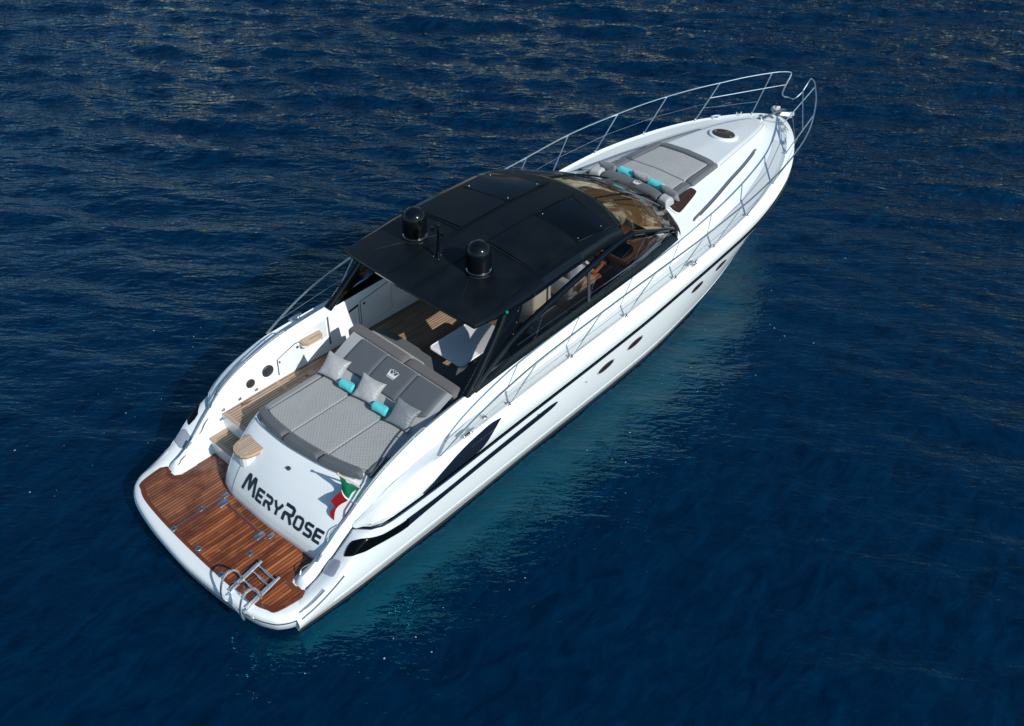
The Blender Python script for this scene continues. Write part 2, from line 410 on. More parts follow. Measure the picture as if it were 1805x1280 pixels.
    sv = nd(m, 'ShaderNodeSeparateXYZ'); lk(m, v, sv.inputs[0]); ex = val(m, 'MAXIMUM', val(m, 'ABSOLUTE', val(m, 'ADD', sv.outputs[1], 1.2)), val(m, 'SUBTRACT', val(m, 'ABSOLUTE', val(m, 'SUBTRACT', sv.outputs[0], 6.5)), 5.0)); lk(m, ex, lee.inputs[0])
    amp = val(m, 'MULTIPLY', val(m, 'MULTIPLY', gust, ah.outputs[0]), lee.outputs[0])
    r1 = noise(m, rv, 3.7, 3, (1.5, .42, 1), .55, .35); r2 = noise(m, rv, 10.0, 2, (1.4, .6, 1), .5, .3)
    nb = bump(m, val(m, 'MULTIPLY', r1, amp), 1.0, .125); nb = bump(m, val(m, 'MULTIPLY', r2, val(m, 'MULTIPLY', gust, val(m, 'MAXIMUM', ah.outputs[0], .6))), 1.0, .018, nb)
    lk(m, nb, b.inputs['Normal'])
    me.materials.append(m)
    o = bpy.data.objects.new('sea', me); COL.objects.link(o); tag(o, kind='structure')
build_sea()

def foam():
    r_ = np.random.default_rng(11); mb = MB(); X, Y, Zv = SEA['x'], SEA['y'], SEA['z']
    def fleck(x, y, r0):
        i = min(max(int(np.searchsorted(X, x)), 1), len(X) - 1); j = min(max(int(np.searchsorted(Y, y)), 1), len(Y) - 1); z = float(max(Zv[i, j], Zv[i - 1, j], Zv[i, j - 1], Zv[i - 1, j - 1])) + .006
        a = r_.random() * 6.3; n = 7; mb.add([(x + r0 * cos(a + k * .9) * (.6 + r_.random()), y + r0 * sin(a + k * .9) * (.6 + r_.random()), z + .004 * r_.random()) for k in range(n)], [tuple(range(n))])
    for cx_, cy_, sx, sy, n_ in ((1.2, 3.6, 1.5, .8, 34), (3.4, 4.4, 1.4, .7, 16), (8.5, -3.1, 2.0, .45, 30), (5.0, -3.6, 2.2, .6, 12), (1.2, -3.0, .5, .35, 12), (11.5, -2.8, 1.5, .5, 6), (-2.5, -1.5, 2.5, 2.0, 6)):
        for k in range(n_): fleck(cx_ + r_.normal() * sx, cy_ + r_.normal() * sy, .004 + .011 * r_.random() ** 4)
    m = mat('foam', (.30, .44, .48), .6); o = mb.build('foam_flecks', m, smooth=False); tag(o, kind='stuff')
def hwl_y(x): return float(np.interp(x, [.3, 3, 5.3, 8.2, 10.3, 12.5, 13.8], [1.95, 1.96, 1.92, 1.85, 1.62, 1.10, .58]))
foam()
def build_cliff():
    # rocky shore ahead of the boat, beyond the top of the frame: lit by the sun, seen mirrored in the ripples and the windscreen
    rs = np.random.default_rng(3)
    A = np.linspace(radians(-8), radians(100), 220); H = np.linspace(0, 1, 60); G = []
    ph = rs.random((14, 3)) * 6.28; fr = rs.uniform(2, 40, 14)
    for a in A:
        row = []
        hh = 26 + 7 * sin(a * 3 + 1) + 4 * sin(a * 9)
        for h in H:
            d = 92 + 26 * h ** 1.2
            for j in range(14): d += 14 / fr[j] * 1.6 * sin(fr[j] * a * 2.2 + ph[j, 0] + 5 * h * sin(ph[j, 1])) * (.5 + .5 * cos(h * fr[j] * .9 + ph[j, 2]))
            d += rs.normal(0, .45)
            row.append((d * cos(a) - 3, d * sin(a) - 9, -1 + h * hh + rs.normal(0, .2)))
        row.append((row[-1][0] * 1.5, row[-1][1] * 1.5, row[-1][2] + 3)); G.append(row)
    m = mat('sunlit_rock', (.4, .33, .22), .9); v, s = coords(m)
    n = noise(m, v, .12, 6, (1, 1, 1.8), .65); g = noise(m, v, .07, 5)
    c = ramp(m, n, [(.3, (.26, .25, .18)), (.5, (.62, .60, .46)), (.75, (.80, .76, .60))])
    f = ramp(m, g, [(.46, (0, 0, 0)), (.54, (1, 1, 1))]); c = mixc(m, f, c, (.010, .034, .024)); lk(m, c, bsdf(m).inputs['Base Color'])
    lk(m, bump(m, noise(m, v, .8, 6), 1, .8), bsdf(m).inputs['Normal'])
    o = MB().grid(G).build('cliff', m, angle=20); tag(o, kind='structure')
build_cliff()

# ================================================================== the yacht
Y = empty('motor_yacht', (0, 0, 0))
tag(Y, 'long white open motor yacht with a black hardtop and teak bathing platform', 'yacht')

# ---- longitudinal curves (starboard half breadths)
rub = Curve3([(1.56, 1.82, 1.09), (1.60, 1.90, 1.10), (1.66, 1.98, 1.105), (1.75, 2.06, 1.112), (1.88, 2.12, 1.128), (2.05, 2.15, 1.148), (2.3, 2.165, 1.162), (3, 2.175, 1.175), (4.5, 2.175, 1.235), (6, 2.175, 1.285),
              (7.7, 2.165, 1.345), (9.4, 2.12, 1.44), (10.6, 2.07, 1.50), (11.6, 2.00, 1.54), (12.6, 1.86, 1.59), (13.4, 1.66, 1.63), (14.1, 1.40, 1.67), (14.8, 1.05, 1.71), (15.3, .74, 1.74), (15.65, .44, 1.76), (15.85, .2, 1.77), (15.92, 0, 1.775)])
htop = Curve3([(.30, 2.0, .40), (.6, 2.04, .47), (.9, 2.06, .61), (1.15, 2.07, .80), (1.4, 2.085, .98), (1.6, 2.10, 1.055), (1.8, 2.125, 1.095), (2.0, 2.145, 1.122), (2.3, 2.16, 1.142), (3, 2.17, 1.155), (4.5, 2.17, 1.215), (6, 2.17, 1.265),
               (7.7, 2.16, 1.325), (9.4, 2.115, 1.42), (10.6, 2.06, 1.48), (11.6, 1.985, 1.52), (12.6, 1.845, 1.57), (13.4, 1.64, 1.61), (14.1, 1.38, 1.65), (14.8, 1.03, 1.69), (15.3, .72, 1.72), (15.65, .42, 1.74), (15.84, .19, 1.75), (15.9, 0, 1.755)])
hmid = Curve3([(.30, 2.05, .30), (1, 2.09, .52), (2, 2.11, .62), (5, 2.10, .68), (8, 2.07, .74), (10.3, 1.93, .82), (12, 1.66, .9), (13.4, 1.22, .95), (14.4, .74, 1.0), (15.1, .3, 1.05), (15.4, 0, 1.1)])
hch = Curve3([(.30, 1.99, .14), (1.4, 2.02, .14), (3, 2.01, .15), (5.3, 1.97, .16), (8.2, 1.92, .18), (10.3, 1.74, .25), (12.5, 1.30, .38), (13.8, .80, .5), (14.6, .38, .58), (15.05, 0, .62)])
hwl = Curve3([(.32, 1.93, .035), (1.4, 1.97, .035), (2.9, 1.96, .035), (5.3, 1.9, .035), (8.2, 1.83, .035), (10.3, 1.60, .035), (12.5, 1.08, .035), (13.8, .56, .035), (14.5, .22, .035), (14.8, 0, .035)])
hkl = Curve3([(.35, 1.5, -.35), (5, 1.4, -.45), (10, 1.1, -.5), (13, .4, -.4), (14.5, 0, -.2)])
gr_p = [(1.56, 1.80, 1.13), (1.7, 1.92, 1.25), (1.9, 2.0, 1.37), (2.1, 2.04, 1.455), (2.5, 2.08, 1.56), (3, 2.105, 1.64), (4.5, 2.10, 1.69), (6, 2.085, 1.73), (7.5, 2.07, 1.76), (9, 2.045, 1.80), (10.2, 2.01, 1.85), (11.5, 1.91, 1.92), (12.9, 1.63, 1.96), (13.6, 1.42, 1.97), (14.2, 1.17, 1.98),
        (14.8, .84, 1.985), (15.3, .48, 1.99), (15.55, .22, 1.99), (15.66, 0, 1.99)]
gp = Curve3(gr_p)
gsh = Curve3([(a, b + .055 if b > .05 else 0, c - .05) for a, b, c in gr_p[:-1]] + [(15.8, 0, 1.94)])
gb1 = Curve3([(1.56, 1.81, 1.11), (1.62, 1.92, 1.15), (1.7, 2.02, 1.195), (1.85, 2.11, 1.25), (2.05, 2.155, 1.30), (2.4, 2.175, 1.335), (3, 2.19, 1.35), (4.5, 2.19, 1.40), (6, 2.185, 1.45), (7.7, 2.175, 1.51), (9.4, 2.135, 1.60), (10.6, 2.085, 1.65), (11.6, 2.01, 1.70), (12.6, 1.87, 1.745),
              (13.4, 1.67, 1.775), (14.1, 1.41, 1.80), (14.8, 1.06, 1.83), (15.3, .75, 1.85), (15.65, .45, 1.86), (15.86, .2, 1.865), (15.93, 0, 1.87)])
gt = Curve3([(1.56, 1.79, 1.135), (1.9, 1.95, 1.375), (2.3, 2.0, 1.52), (2.8, 2.04, 1.62), (3.3, 2.045, 1.625), (4.5, 2.04, 1.66), (6, 2.03, 1.69), (7.5, 2.01, 1.72), (9, 1.985, 1.76), (10.2, 1.95, 1.81), (11.5, 1.84, 1.885), (12.9, 1.56, 1.93), (13.6, 1.35, 1.945), (14.2, 1.10, 1.955), (14.8, .77, 1.965), (15.3, .4, 1.975), (15.52, 0, 1.98)])
gq = Curve3([(1.56, 1.785, 1.13), (1.9, 1.90, 1.39), (2.3, 1.92, 1.55), (3, 1.885, 1.62), (4.5, 1.84, 1.65), (6, 1.81, 1.68), (7.7, 1.79, 1.72), (9.2, 1.74, 1.77), (10.2, 1.69, 1.82), (11.5, 1.56, 1.885), (12.9, 1.24, 1.925), (13.6, 1.03, 1.945), (14.2, .80, 1.96), (14.8, .48, 1.975), (15.2, .2, 1.985), (15.35, 0, 1.99)])
gr = Curve3([(1.56, 1.80, 1.2), (1.7, 1.82, 1.4), (2.2, 1.82, 1.66), (3, 1.78, 1.82), (4, 1.75, 1.90), (6, 1.71, 1.97), (8, 1.69, 2.02), (9.2, 1.64, 2.07), (10.2, 1.54, 2.08), (11.2, 1.38, 2.08), (12.2, 1.15, 2.07), (12.9, .99, 2.06), (13.6, .80, 2.05), (14.2, .60, 2.045), (14.8, .33, 2.04), (15.15, 0, 2.035)])
gr2 = Curve3([(1.56, 1.78, 1.20), (2.2, 1.76, 1.67), (3, 1.72, 1.86), (4, 1.69, 1.94), (6, 1.65, 2.01), (8, 1.62, 2.06), (9.2, 1.52, 2.13), (10.2, 1.30, 2.16), (11.2, 1.10, 2.17), (12.2, .90, 2.165), (12.9, .78, 2.15), (13.6, .62, 2.13), (14.2, .46, 2.10), (14.8, .26, 2.065), (15.1, 0, 2.055)])
gs = Curve3([(1.56, 1.5, 1.3), (9.0, 1.25, 2.20), (10.2, 1.02, 2.225), (11.2, .86, 2.245), (12.4, .69, 2.245), (13.3, .56, 2.225), (14.1, .42, 2.175), (14.7, .26, 2.12), (15.0, .1, 2.085), (15.05, 0, 2.08)])
gs2 = Curve3([(1.56, 1.46, 1.3), (9.0, 1.21, 2.215), (10.2, .98, 2.245), (11.2, .82, 2.265), (12.4, .655, 2.262), (13.3, .525, 2.238), (14.1, .385, 2.185), (14.7, .225, 2.127), (14.98, .07, 2.088), (15.02, 0, 2.083)])
gc = Curve3([(1.56, 0, 1.3), (9.0, 0, 2.27), (10.2, 0, 2.29), (11.2, 0, 2.305), (12.4, 0, 2.295), (13.3, 0, 2.262), (14.1, 0, 2.2), (14.8, 0, 2.115), (15.0, 0, 2.085)])

def us(n, bow=True):
    t = np.linspace(0, 1, n); return 1 - (1 - t) ** 1.35 if bow else t

def loft_sym(mb, curves, U, sides=(-1, 1)):
    for sd in sides:
        mb.grid([[c.u(u, sd) for c in curves] for u in U])

# hull topsides
U = us(110); mb = MB(); loft_sym(mb, [htop, hmid, hch, hwl], U)
# refine vertical: insert blended curves
def blend(c1, c2, t, bulge=0.0):
    o = object.__new__(Curve3)
    o.u = lambda u, side=-1: (c1.u(u, side) * (1 - t) + c2.u(u, side) * t) + Vector((0, side * bulge * (1 if c1.u(u).y < -.05 else 0), 0))
    return o
mb = MB(); loft_sym(mb, [htop, blend(htop, hmid, .33, .006), blend(htop, hmid, .66, .006), hmid, blend(hmid, hch, .35, .012), blend(hmid, hch, .7, .012), hch, blend(hch, hwl, .25, -.012), hwl], U)
# quarter surfaces: sheer aft of the rub rail, inboard to the wing
seam = Curve3([(.30, 1.84, .45), (.62, 1.755, .488), (.8, 1.75, .53), (1.0, 1.755, .635), (1.19, 1.77, .775), (1.38, 1.795, .95), (1.56, 1.82, 1.07), (1.7, 1.97, 1.085), (1.95, 2.08, 1.10)])
for sd in (-1, 1):
    xs = np.linspace(.30, 1.95, 30); G = []
    for x in xs:
        a = htop.at(x, sd); b = seam.at(x, sd); up = .03 * (1 - (x - .3) / 1.65) + .03
        G.append([a, a * .82 + b * .18 + Vector((0, sd * .012, up * .55)), a * .6 + b * .4 + Vector((0, 0, up * .8)), a * .3 + b * .7 + Vector((0, 0, up * .6)), b, b + Vector((0, -sd * .05, -.1))])
    mb.grid(G)
# transom closing plate of the hull under the platform
mb.grid([[(.33, -2.0, .42), (.33, 0, .42), (.33, 2.0, .42)], [(.33, -1.95, .03), (.33, 0, .03), (.33, 1.95, .03)]])
hull = mb.build('hull', HULLW, Y, angle=50, weld=True)
mb = MB(); hw2 = Curve3([(.32, 1.935, .05), (1.4, 1.978, .045), (2.9, 1.968, .045), (5.3, 1.91, .045), (8.2, 1.845, .045), (10.3, 1.62, .045), (12.5, 1.10, .045), (13.8, .58, .045), (14.5, .24, .045), (14.84, 0, .045)])
hw2b = Curve3([(.32, 1.95, .05), (1.4, 1.992, .045), (2.9, 1.982, .045), (5.3, 1.925, .045), (8.2, 1.858, .045), (10.3, 1.64, .045), (12.5, 1.125, .045), (13.8, .605, .045), (14.5, .26, .045), (14.87, 0, .045)])
hkb = Curve3([(.32, 1.93, -.12), (1.4, 1.97, -.12), (2.9, 1.96, -.12), (5.3, 1.9, -.12), (8.2, 1.83, -.12), (10.3, 1.60, -.12), (12.5, 1.08, -.12), (13.8, .55, -.12), (14.5, .2, -.12), (14.75, 0, -.12)])
loft_sym(mb, [hw2, hw2b, hkb, hkl], us(70)); mb.build('antifouled_bottom', ANTIF, Y)

# styling crease along the topsides
mb = MB()
for sd in (-1, 1):
    P = []
    for x in np.linspace(.9, 12.3, 70):
        u = (x - .3) / (15.4 - .3); a = hmid.at(x, sd); b = hch.at(x, sd); p = a * .35 + b * .65; P.append(p + Vector((0, sd * .012, 0)))
    mb.tube(P, .006, 5)
mb.build('spray_rail', HULLW, hull)

# deck moulding
Ud = us(120)
mb = MB()
rubi = Curve3([(a, max(b - .03, 0), c) for a, b, c in [(x, rub.y(x), rub.z(x) + .012) for x in list(np.linspace(1.56, 15.5, 60)) + [15.7, 15.8, 15.86]]] + [(15.89, 0, 1.787)])
loft_sym(mb, [rubi, gb1, blend(gb1, gsh, .5, .012), gsh, gp, gt, gq], Ud)
deck_o = [gq, gr, gr2, gs, gs2, gc]
k0 = [i for i, u in enumerate(Ud) if 1.56 + u * 13.5 > 9.45][0]
loft_sym(mb, deck_o, Ud[k0 - 1:])
deck = mb.build('deck', WHITE, Y, angle=38, weld=True)

# rub rail strip
mb = MB()
for sd in (-1, 1): MB().tube([rub.u(u, sd) + Vector((0, sd * .004, .0)) for u in us(140)], .016, 6).build('rubbing_strake', STRIPE, deck)
mb = MB()
for sd in (-1, 1): MB().tube([rub.u(u, sd) + Vector((0, sd * .022, .004)) for u in us(140)[:14]], .006, 5).build('rubbing_strake_trim', STEEL, deck)

# nonskid panel on foredeck and side decks
def zdeck(x, y):
    """deck surface height at x, |y|, on the fore part"""
    ay = abs(y); pts = []
    for c in (gc, gs2, gs, gr2, gr, gq, gt, gp):
        xx = min(max(x, c.a), c.b); pts.append((c.y(xx) if x <= c.b else 0, c.z(xx)))
    for i in range(len(pts) - 1):
        if pts[i][0] <= ay <= pts[i + 1][0] and pts[i + 1][0] > pts[i][0]:
            t = (ay - pts[i][0]) / (pts[i + 1][0] - pts[i][0]); return pts[i][1] * (1 - t) + pts[i + 1][1] * t
    return pts[-1][1]
mb = MB()
xs = np.linspace(10.25, 14.85, 50); G = []
for x in xs:
    w = gs2.y(x) - .035; G.append([(x, -w + 2 * w * k / 12, zdeck(x, abs(-w + 2 * w * k / 12)) + .005) for k in range(13)])
mb.grid(G); mb.build('foredeck_nonskid', NONSKID, deck)
for sd in (-1, 1): MB().tube([gs.at(x, sd) + Vector((0, sd * .004, .001)) for x in np.linspace(12.3, 14.85, 40)], .0045, 5).build('panel_joint', GREYR, deck)
mb = MB()
for sd in (-1, 1):
    xs = np.linspace(3.3, 14.6, 90); G = []
    for x in xs:
        a = gt.at(x, sd); b = gq.at(x, sd); G.append([a * .94 + b * .06 + Vector((0, 0, .004)), a * .1 + b * .9 + Vector((0, 0, .004))])
    mb.grid(G)
mb.build('side_deck_nonskid', NONSKID, deck)

# coaming and stern wings
W0 = Curve3([(.62, 1.74, .49), (.8, 1.745, .53), (1.0, 1.75, .64), (1.19, 1.765, .78), (1.38, 1.79, .96), (1.57, 1.80, 1.10), (1.75, 1.86, 1.27), (1.95, 1.905, 1.42), (2.3, 1.915, 1.555), (3, 1.885, 1.61), (4.5, 1.845, 1.645), (6, 1.815, 1.675), (7.7, 1.795, 1.715), (9.2, 1.745, 1.765), (10.0, 1.70, 1.80)])
W1 = Curve3([(.62, 1.72, .50), (.68, 1.72, .565), (.85, 1.71, .64), (1.0, 1.715, .73), (1.19, 1.735, .88), (1.38, 1.755, 1.05), (1.57, 1.77, 1.19), (1.9, 1.80, 1.43), (2.3, 1.80, 1.61), (3, 1.78, 1.80), (4, 1.75, 1.90), (6, 1.71, 1.97), (8, 1.69, 2.02), (9.2, 1.64, 2.07), (10.0, 1.56, 2.08)])
W15 = Curve3([(.62, 1.66, .51), (.68, 1.65, .605), (.85, 1.655, .69), (1.0, 1.66, .78), (1.19, 1.675, .925), (1.38, 1.69, 1.09), (1.57, 1.71, 1.23), (1.9, 1.73, 1.47), (2.4, 1.72, 1.69), (3.1, 1.70, 1.86), (4, 1.68, 1.94), (6, 1.65, 2.005), (8, 1.62, 2.06), (9.2, 1.52, 2.12), (10.0, 1.40, 2.14)])
W2 = Curve3([(.62, 1.60, .50), (.68, 1.58, .585), (.85, 1.59, .67), (1.0, 1.60, .755), (1.19, 1.62, .895), (1.38, 1.635, 1.055), (1.57, 1.65, 1.20), (1.9, 1.66, 1.44), (2.4, 1.655, 1.67), (3.1, 1.64, 1.83), (4, 1.63, 1.92), (6, 1.60, 1.99), (8, 1.57, 2.045), (9.2, 1.46, 2.10), (10.0, 1.33, 2.13)])
W3 = Curve3([(.62, 1.57, .49), (.68, 1.54, .54), (.85, 1.545, .61), (1.0, 1.55, .69), (1.19, 1.57, .83), (1.38, 1.59, .99), (1.57, 1.605, 1.13), (1.9, 1.615, 1.38), (2.4, 1.61, 1.61), (3.1, 1.60, 1.78), (4, 1.59, 1.87), (6, 1.565, 1.93), (8, 1.53, 1.98), (9.2, 1.42, 2.03), (10.0, 1.29, 2.05)])
W4 = Curve3([(.62, 1.56, .485), (.68, 1.51, .485), (1.15, 1.49, .485), (1.38, 1.50, .485), (1.9, 1.55, .485), (2.8, 1.575, .485), (5, 1.565, .485), (8, 1.52, .485), (9.2, 1.40, .485), (10.0, 1.27, .485)])
mb = MB(); xx = np.concatenate([np.linspace(.62, 1.6, 26), np.linspace(1.7, 9.9, 70)])
for sd in (-1, 1): mb.grid([[c.at(x, sd) for c in (W0, W1, W15, W2, W3, W4)] for x in xx]); mb.grid([[c.at(.62, sd) for c in (W0, W1, W15, W2, W3, W4)], [Vector((.66, sd * 1.65, .485))] * 6])
coam = mb.build('coaming', WHITE, Y, angle=40, weld=True)
# dark seam between wing and quarter
mb = MB()
for sd in (-1, 1): MB().tube([W0.at(x, sd) + Vector((0, sd * .01, .004)) for x in np.linspace(.66, 1.56, 24)], .008, 5).build('moulding_seam', TOUR, coam)

def side_y(x, z, sd=-1):
    """outer skin at x,z (hull below the strake, bulwark above)"""
    if z < htop.z(x) or x < 1.75: cs = (hch, hmid, htop) if True else ()
    else: cs = (rub, gb1, gsh, gp)
    P = [(c.z(x), c.y(x)) for c in cs]
    if z <= P[0][0]: return P[0][1]
    for i in range(len(P) - 1):
        if z <= P[i + 1][0]:
            t = (z - P[i][0]) / max(1e-6, P[i + 1][0] - P[i][0]); return P[i][1] * (1 - t) + P[i + 1][1] * t
    return P[-1][1]
def side_patch(mb, rows, sd, off=.008, th=.02, nz=4):
    """rows (x, zlow, zhigh) densified"""
    lo = T(*[(r[0], r[1]) for r in rows]); hi = T(*[(r[0], r[2]) for r in rows]); n = max(12, int((rows[-1][0] - rows[0][0]) / .05))
    G = []
    for x in np.linspace(rows[0][0], rows[-1][0], n):
        a, b = lo(x), hi(x); r = []
        r.append(Vector((x, sd * (side_y(x, a) - .015), a)))
        for k in range(nz + 1):
            z = a + (b - a) * k / nz; r.append(Vector((x, sd * (side_y(x, z) + off), z)))
        r.append(Vector((x, sd * (side_y(x, b) - .015), b))); G.append(r)
    mb.grid(G)
for sd in (-1, 1):
    mb = MB(); side_patch(mb, [(2.26, .745, .945), (2.75, .80, .945), (4, .885, 1.02), (5.4, .96, 1.085), (5.55, .985, 1.075), (5.62, 1.02, 1.045)], sd, .012)
    mb.build('side_stripe', STRIPE, hull)
    mb = MB(); side_patch(mb, [(2.60, 1.235, 1.245), (2.9, 1.25, 1.39), (3.3, 1.265, 1.53), (3.65, 1.28, 1.60), (3.78, 1.30, 1.615), (3.92, 1.38, 1.63), (4.08, 1.49, 1.635), (4.2, 1.58, 1.625), (4.25, 1.61, 1.618)], sd, .012)
    mb.build('engine_vent', STRIPE, deck)
    # wrap round quarter window and the grey vent, laid on the rounded quarter
    def Q(x, q, off):
        def raw(x, q):
            if q <= 1:
                a = htop.at(x, sd); b = seam.at(x, sd) if x < 1.95 else a; up = .03 * (1 - (x - .3) / 1.65) + .03; t = 1 - q
                bl = float(np.interp(t, [0, .18, .4, .7, 1], [0, .55, .8, .6, 0])) * up if x < 1.95 else 0
                return a * (1 - t) + b * t + Vector((0, 0, bl))
            u = (x - htop.a) / (htop.b - htop.a); a = htop.at(x, sd); b = hmid.at(x, sd); t = q - 1; k = t * 3
            return a * (1 - t) + b * t + Vector((0, sd * .008 * (1 - abs(2 * t - 1)), 0))
        p = raw(x, q); n_ = (raw(x + .03, q) - raw(x - .03, q)).cross(raw(x, min(q + .05, 2)) - raw(x, q - .05)); n_ = n_.normalized()
        if n_.dot(Vector((0, sd, 1.0))) < 0: n_ = -n_
        return p + n_ * off
    def surf_strip(pairs, off, name, mt, parent, nv=10, dens=6):
        top_ = spline([(a[1][0], a[1][1], 0) for a in pairs], dens); bot_ = spline([(a[0][0], a[0][1], 0) for a in pairs], dens); G = []
        for a, b in zip(bot_, top_): G.append([Q(a.x + (b.x - a.x) * k / nv, a.y + (b.y - a.y) * k / nv, off if 0 < k < nv else off - .006) for k in range(nv + 1)])
        G[0] = [p * 1.0 for p in G[0]]; rim = [[p - Vector((0, sd * .02, .02)) for p in (G[0])], G[0]]
        mb = MB().grid(G); ring = [G[0][k] for k in range(nv + 1)] + [g[nv] for g in G[1:]] + [G[-1][k] for k in range(nv - 1, -1, -1)] + [g[0] for g in reversed(G[1:-1])]
        mb.grid([ring, [p - Vector((0, sd * .02, .02)) for p in ring]], closev=True); return mb.build(name, mt, parent, angle=60)
    surf_strip([((1.24, .66), (1.37, .50)), ((1.255, .80), (1.42, .49)), ((1.32, 1.04), (1.47, .64)), ((1.5, 1.37), (1.62, 1.0)), ((1.71, 1.52), (1.83, 1.25)), ((1.94, 1.65), (2.06, 1.35)), ((2.15, 1.75), (2.18, 1.39)), ((2.3, 1.78), (2.3, 1.40))], .014, 'quarter_window', BLACKP, hull)
    G = []
    for r in (0.02, .35, .65, .88, 1.0, 1.04):
        row = []
        for k in range(32):
            a = 2 * pi * k / 32; cu = abs(cos(a)) ** .5 * (1 if cos(a) > 0 else -1) * r; cv = abs(sin(a)) ** .5 * (1 if sin(a) > 0 else -1) * r
            u = .5 + .5 * cu; v = .5 + .5 * cv; row.append(Q((.945 + .20 * u) * (1 - v) + (.975 + .205 * u) * v, (.17 - .14 * u) * (1 - v) + (.86 - .08 * u) * v, .026 if r <= 1 else -.01))
        G.append(row)
    MB().grid(G, closev=True).build('quarter_vent', GREYV, hull, angle=70)
    # portholes
    for px, pz in ((6.92, .99), (7.75, 1.03), (9.75, 1.18), (10.62, 1.23), (11.75, 1.30)):
        for nm, a_, b_, off, mt in (('porthole', .245, .098, .008, PALEM), ('porthole_glass', .205, .072, .015, PORTG)):
            mb = MB(); G = []
            for r in (0.02, .5, .85, 1.0, 1.03):
                row = []
                for k in range(28):
                    a = 2 * pi * k / 28; x = px + a_ * r * cos(a); z = pz + b_ * r * sin(a) + (x - px) * .05
                    row.append(Vector((x, sd * (side_y(x, z) + off - (.02 if r > 1 else 0)), z)))
                G.append(row)
            mb.grid(G, closev=True)
            if nm == 'porthole': ph_ = mb.build(nm, mt, hull)
            else: mb.build('glass', mt, ph_)

# ---- swim platform
edge = [(.99, 2.03), (.6, 2.02), (.3, 1.99), (.11, 1.88), (.02, 1.76), (-.07, 1.56), (-.14, 1.25), (-.20, .8), (-.235, .3), (-.245, 0)]
edge = edge + [(x, -y) for x, y in reversed(edge[:-1])]
E3 = [p for p in spline([(x, y, 0) for x, y in edge], 5)]
C0 = Vector((.75, 0, 0))
mb = MB(); G = []
for k, (sc_, z) in enumerate([(.90, .492), (.955, .49), (.985, .475), (1.0, .44), (1.005, .40), (1.0, .365), (.985, .35), (.985, .30), (.97, .16), (.93, .10), (.5, .08)]):
    G.append([Vector(((p.x - C0.x) * (1 + (sc_ - 1) * 1.2) + C0.x if p.x < .75 else p.x, p.y * sc_, z)) for p in E3])
mb.grid(G)
mb.F.append(tuple(range(len(E3))))
plat = mb.build('swim_platform', WHITE, Y, angle=50)
# stainless trim round the platform lip
mb = MB(); mb.tube([Vector(((p.x - C0.x) * 1.005 + C0.x, p.y * 1.006, .372)) for p in E3 if p.x < .95], .012, 6); mb.build('platform_trim', STEEL, plat)
for sd in (-1, 1):
    MB().tube([Vector((.36 + i * .04, sd * (htop.y(.36 + i * .04) - .035), htop.z(.36 + i * .04) + .035)) for i in range(12)], .020, 6).build('side_fender_strip', STEELB, plat)
    MB().tube([Vector((.36 + i * .05, sd * (hmid.y(.36 + i * .05) * .4 + htop.y(.36 + i * .05) * .6 + .012), .60 * htop.z(.36 + i * .05) + .40 * hmid.z(.36 + i * .05))) for i in range(16)], .014, 6).build('side_fender_strip', STEELB, plat)
# teak
tk = [(.64, 1.86), (.17, 1.78), (.08, 1.64), (.01, 1.42), (-.03, 1.0), (-.05, .5), (-.055, 0)]
tk = [(x, y) for x, y in tk] + [(x, -y) for x, y in reversed(tk[:-1])]
tkf = [(.64, -1.86), (.64, -1.66), (.60, -1.62), (.61, -1.52), (.70, -1.46), (1.06, -1.44), (1.08, -.96), (1.05, 0), (1.06, .72), (1.12, .84), (1.34, .86), (1.34, 1.47), (.70, 1.46), (.61, 1.52), (.60, 1.62), (.64, 1.66)]
tks = [(p.x, p.y) for p in spline([(x, y, 0) for x, y in tk], 4)]
poly = tks + tkf[1:]
MB().prism(poly, .485, .502, .004).build('teak_margin', TEAKB, plat, smooth=False)
inn = []
cx0, cy0 = .45, 0
for x, y in tks:
    inn.append((x + .055 if x < .5 else x - .05, y - .055 * (1 if y > 1.2 else -1 if y < -1.2 else y / 1.2)))
inn2 = inn + [(.58, -1.70), (.52, -1.64), (.53, -1.48), (.62, -1.385), (1.0, -1.37), (1.02, -.96), (.985, 0), (1.0, .76), (1.06, .90), (1.30, .92), (1.30, 1.40), (.62, 1.385), (.53, 1.48), (.52, 1.64), (.58, 1.70)]
teakp = MB().prism(inn2, .49, .5055, .0).build('teak_planking', TEAKP, plat, smooth=False)
# hatch outline: margin strips, steel trims and hinges, chocks
mb = MB()
for a, b in (((.0, .52), (.80, .52)), ((.0, -.58), (.80, -.58)), ((.80, .52), (.80, -.58))):
    dx = .045
    x0_, x1_ = min(a[0], b[0]) , max(a[0], b[0]); y0_, y1_ = min(a[1], b[1]), max(a[1], b[1])
    mb.prism([(x0_, y0_ - (.03 if y0_ == y1_ else 0)), (x1_ + (.0 if y0_ == y1_ else .06), y0_ - (.03 if y0_ == y1_ else 0)), (x1_ + (.0 if y0_ == y1_ else .06), y1_ + (.03 if y0_ == y1_ else 0)), (x0_, y1_ + (.03 if y0_ == y1_ else 0))], .504, .5085)
mb.build('hatch_margin', TEAKB, plat, smooth=False)
mb = MB(); mb.tube([(-.02, .565, .513), (.84, .565, .513)], .006, 6); mb.tube([(.845, .38, .513), (.845, -.44, .513)], .005, 6)
mb.build('hatch_trim', STEEL, plat)
for x, y, w, h in ((.79, .45, .17, .10), (.905, .56, .12, .085), (.79, -.49, .17, .10), (.905, -.61, .12, .085)):
    mb = MB(); mb.prism([(x + a - w / 2 - 0, y + b) for a, b in rrect(0, w, -h / 2, h / 2, .02)], .508, .521, .004); mb.build('hatch_hinge', STEELB, plat)
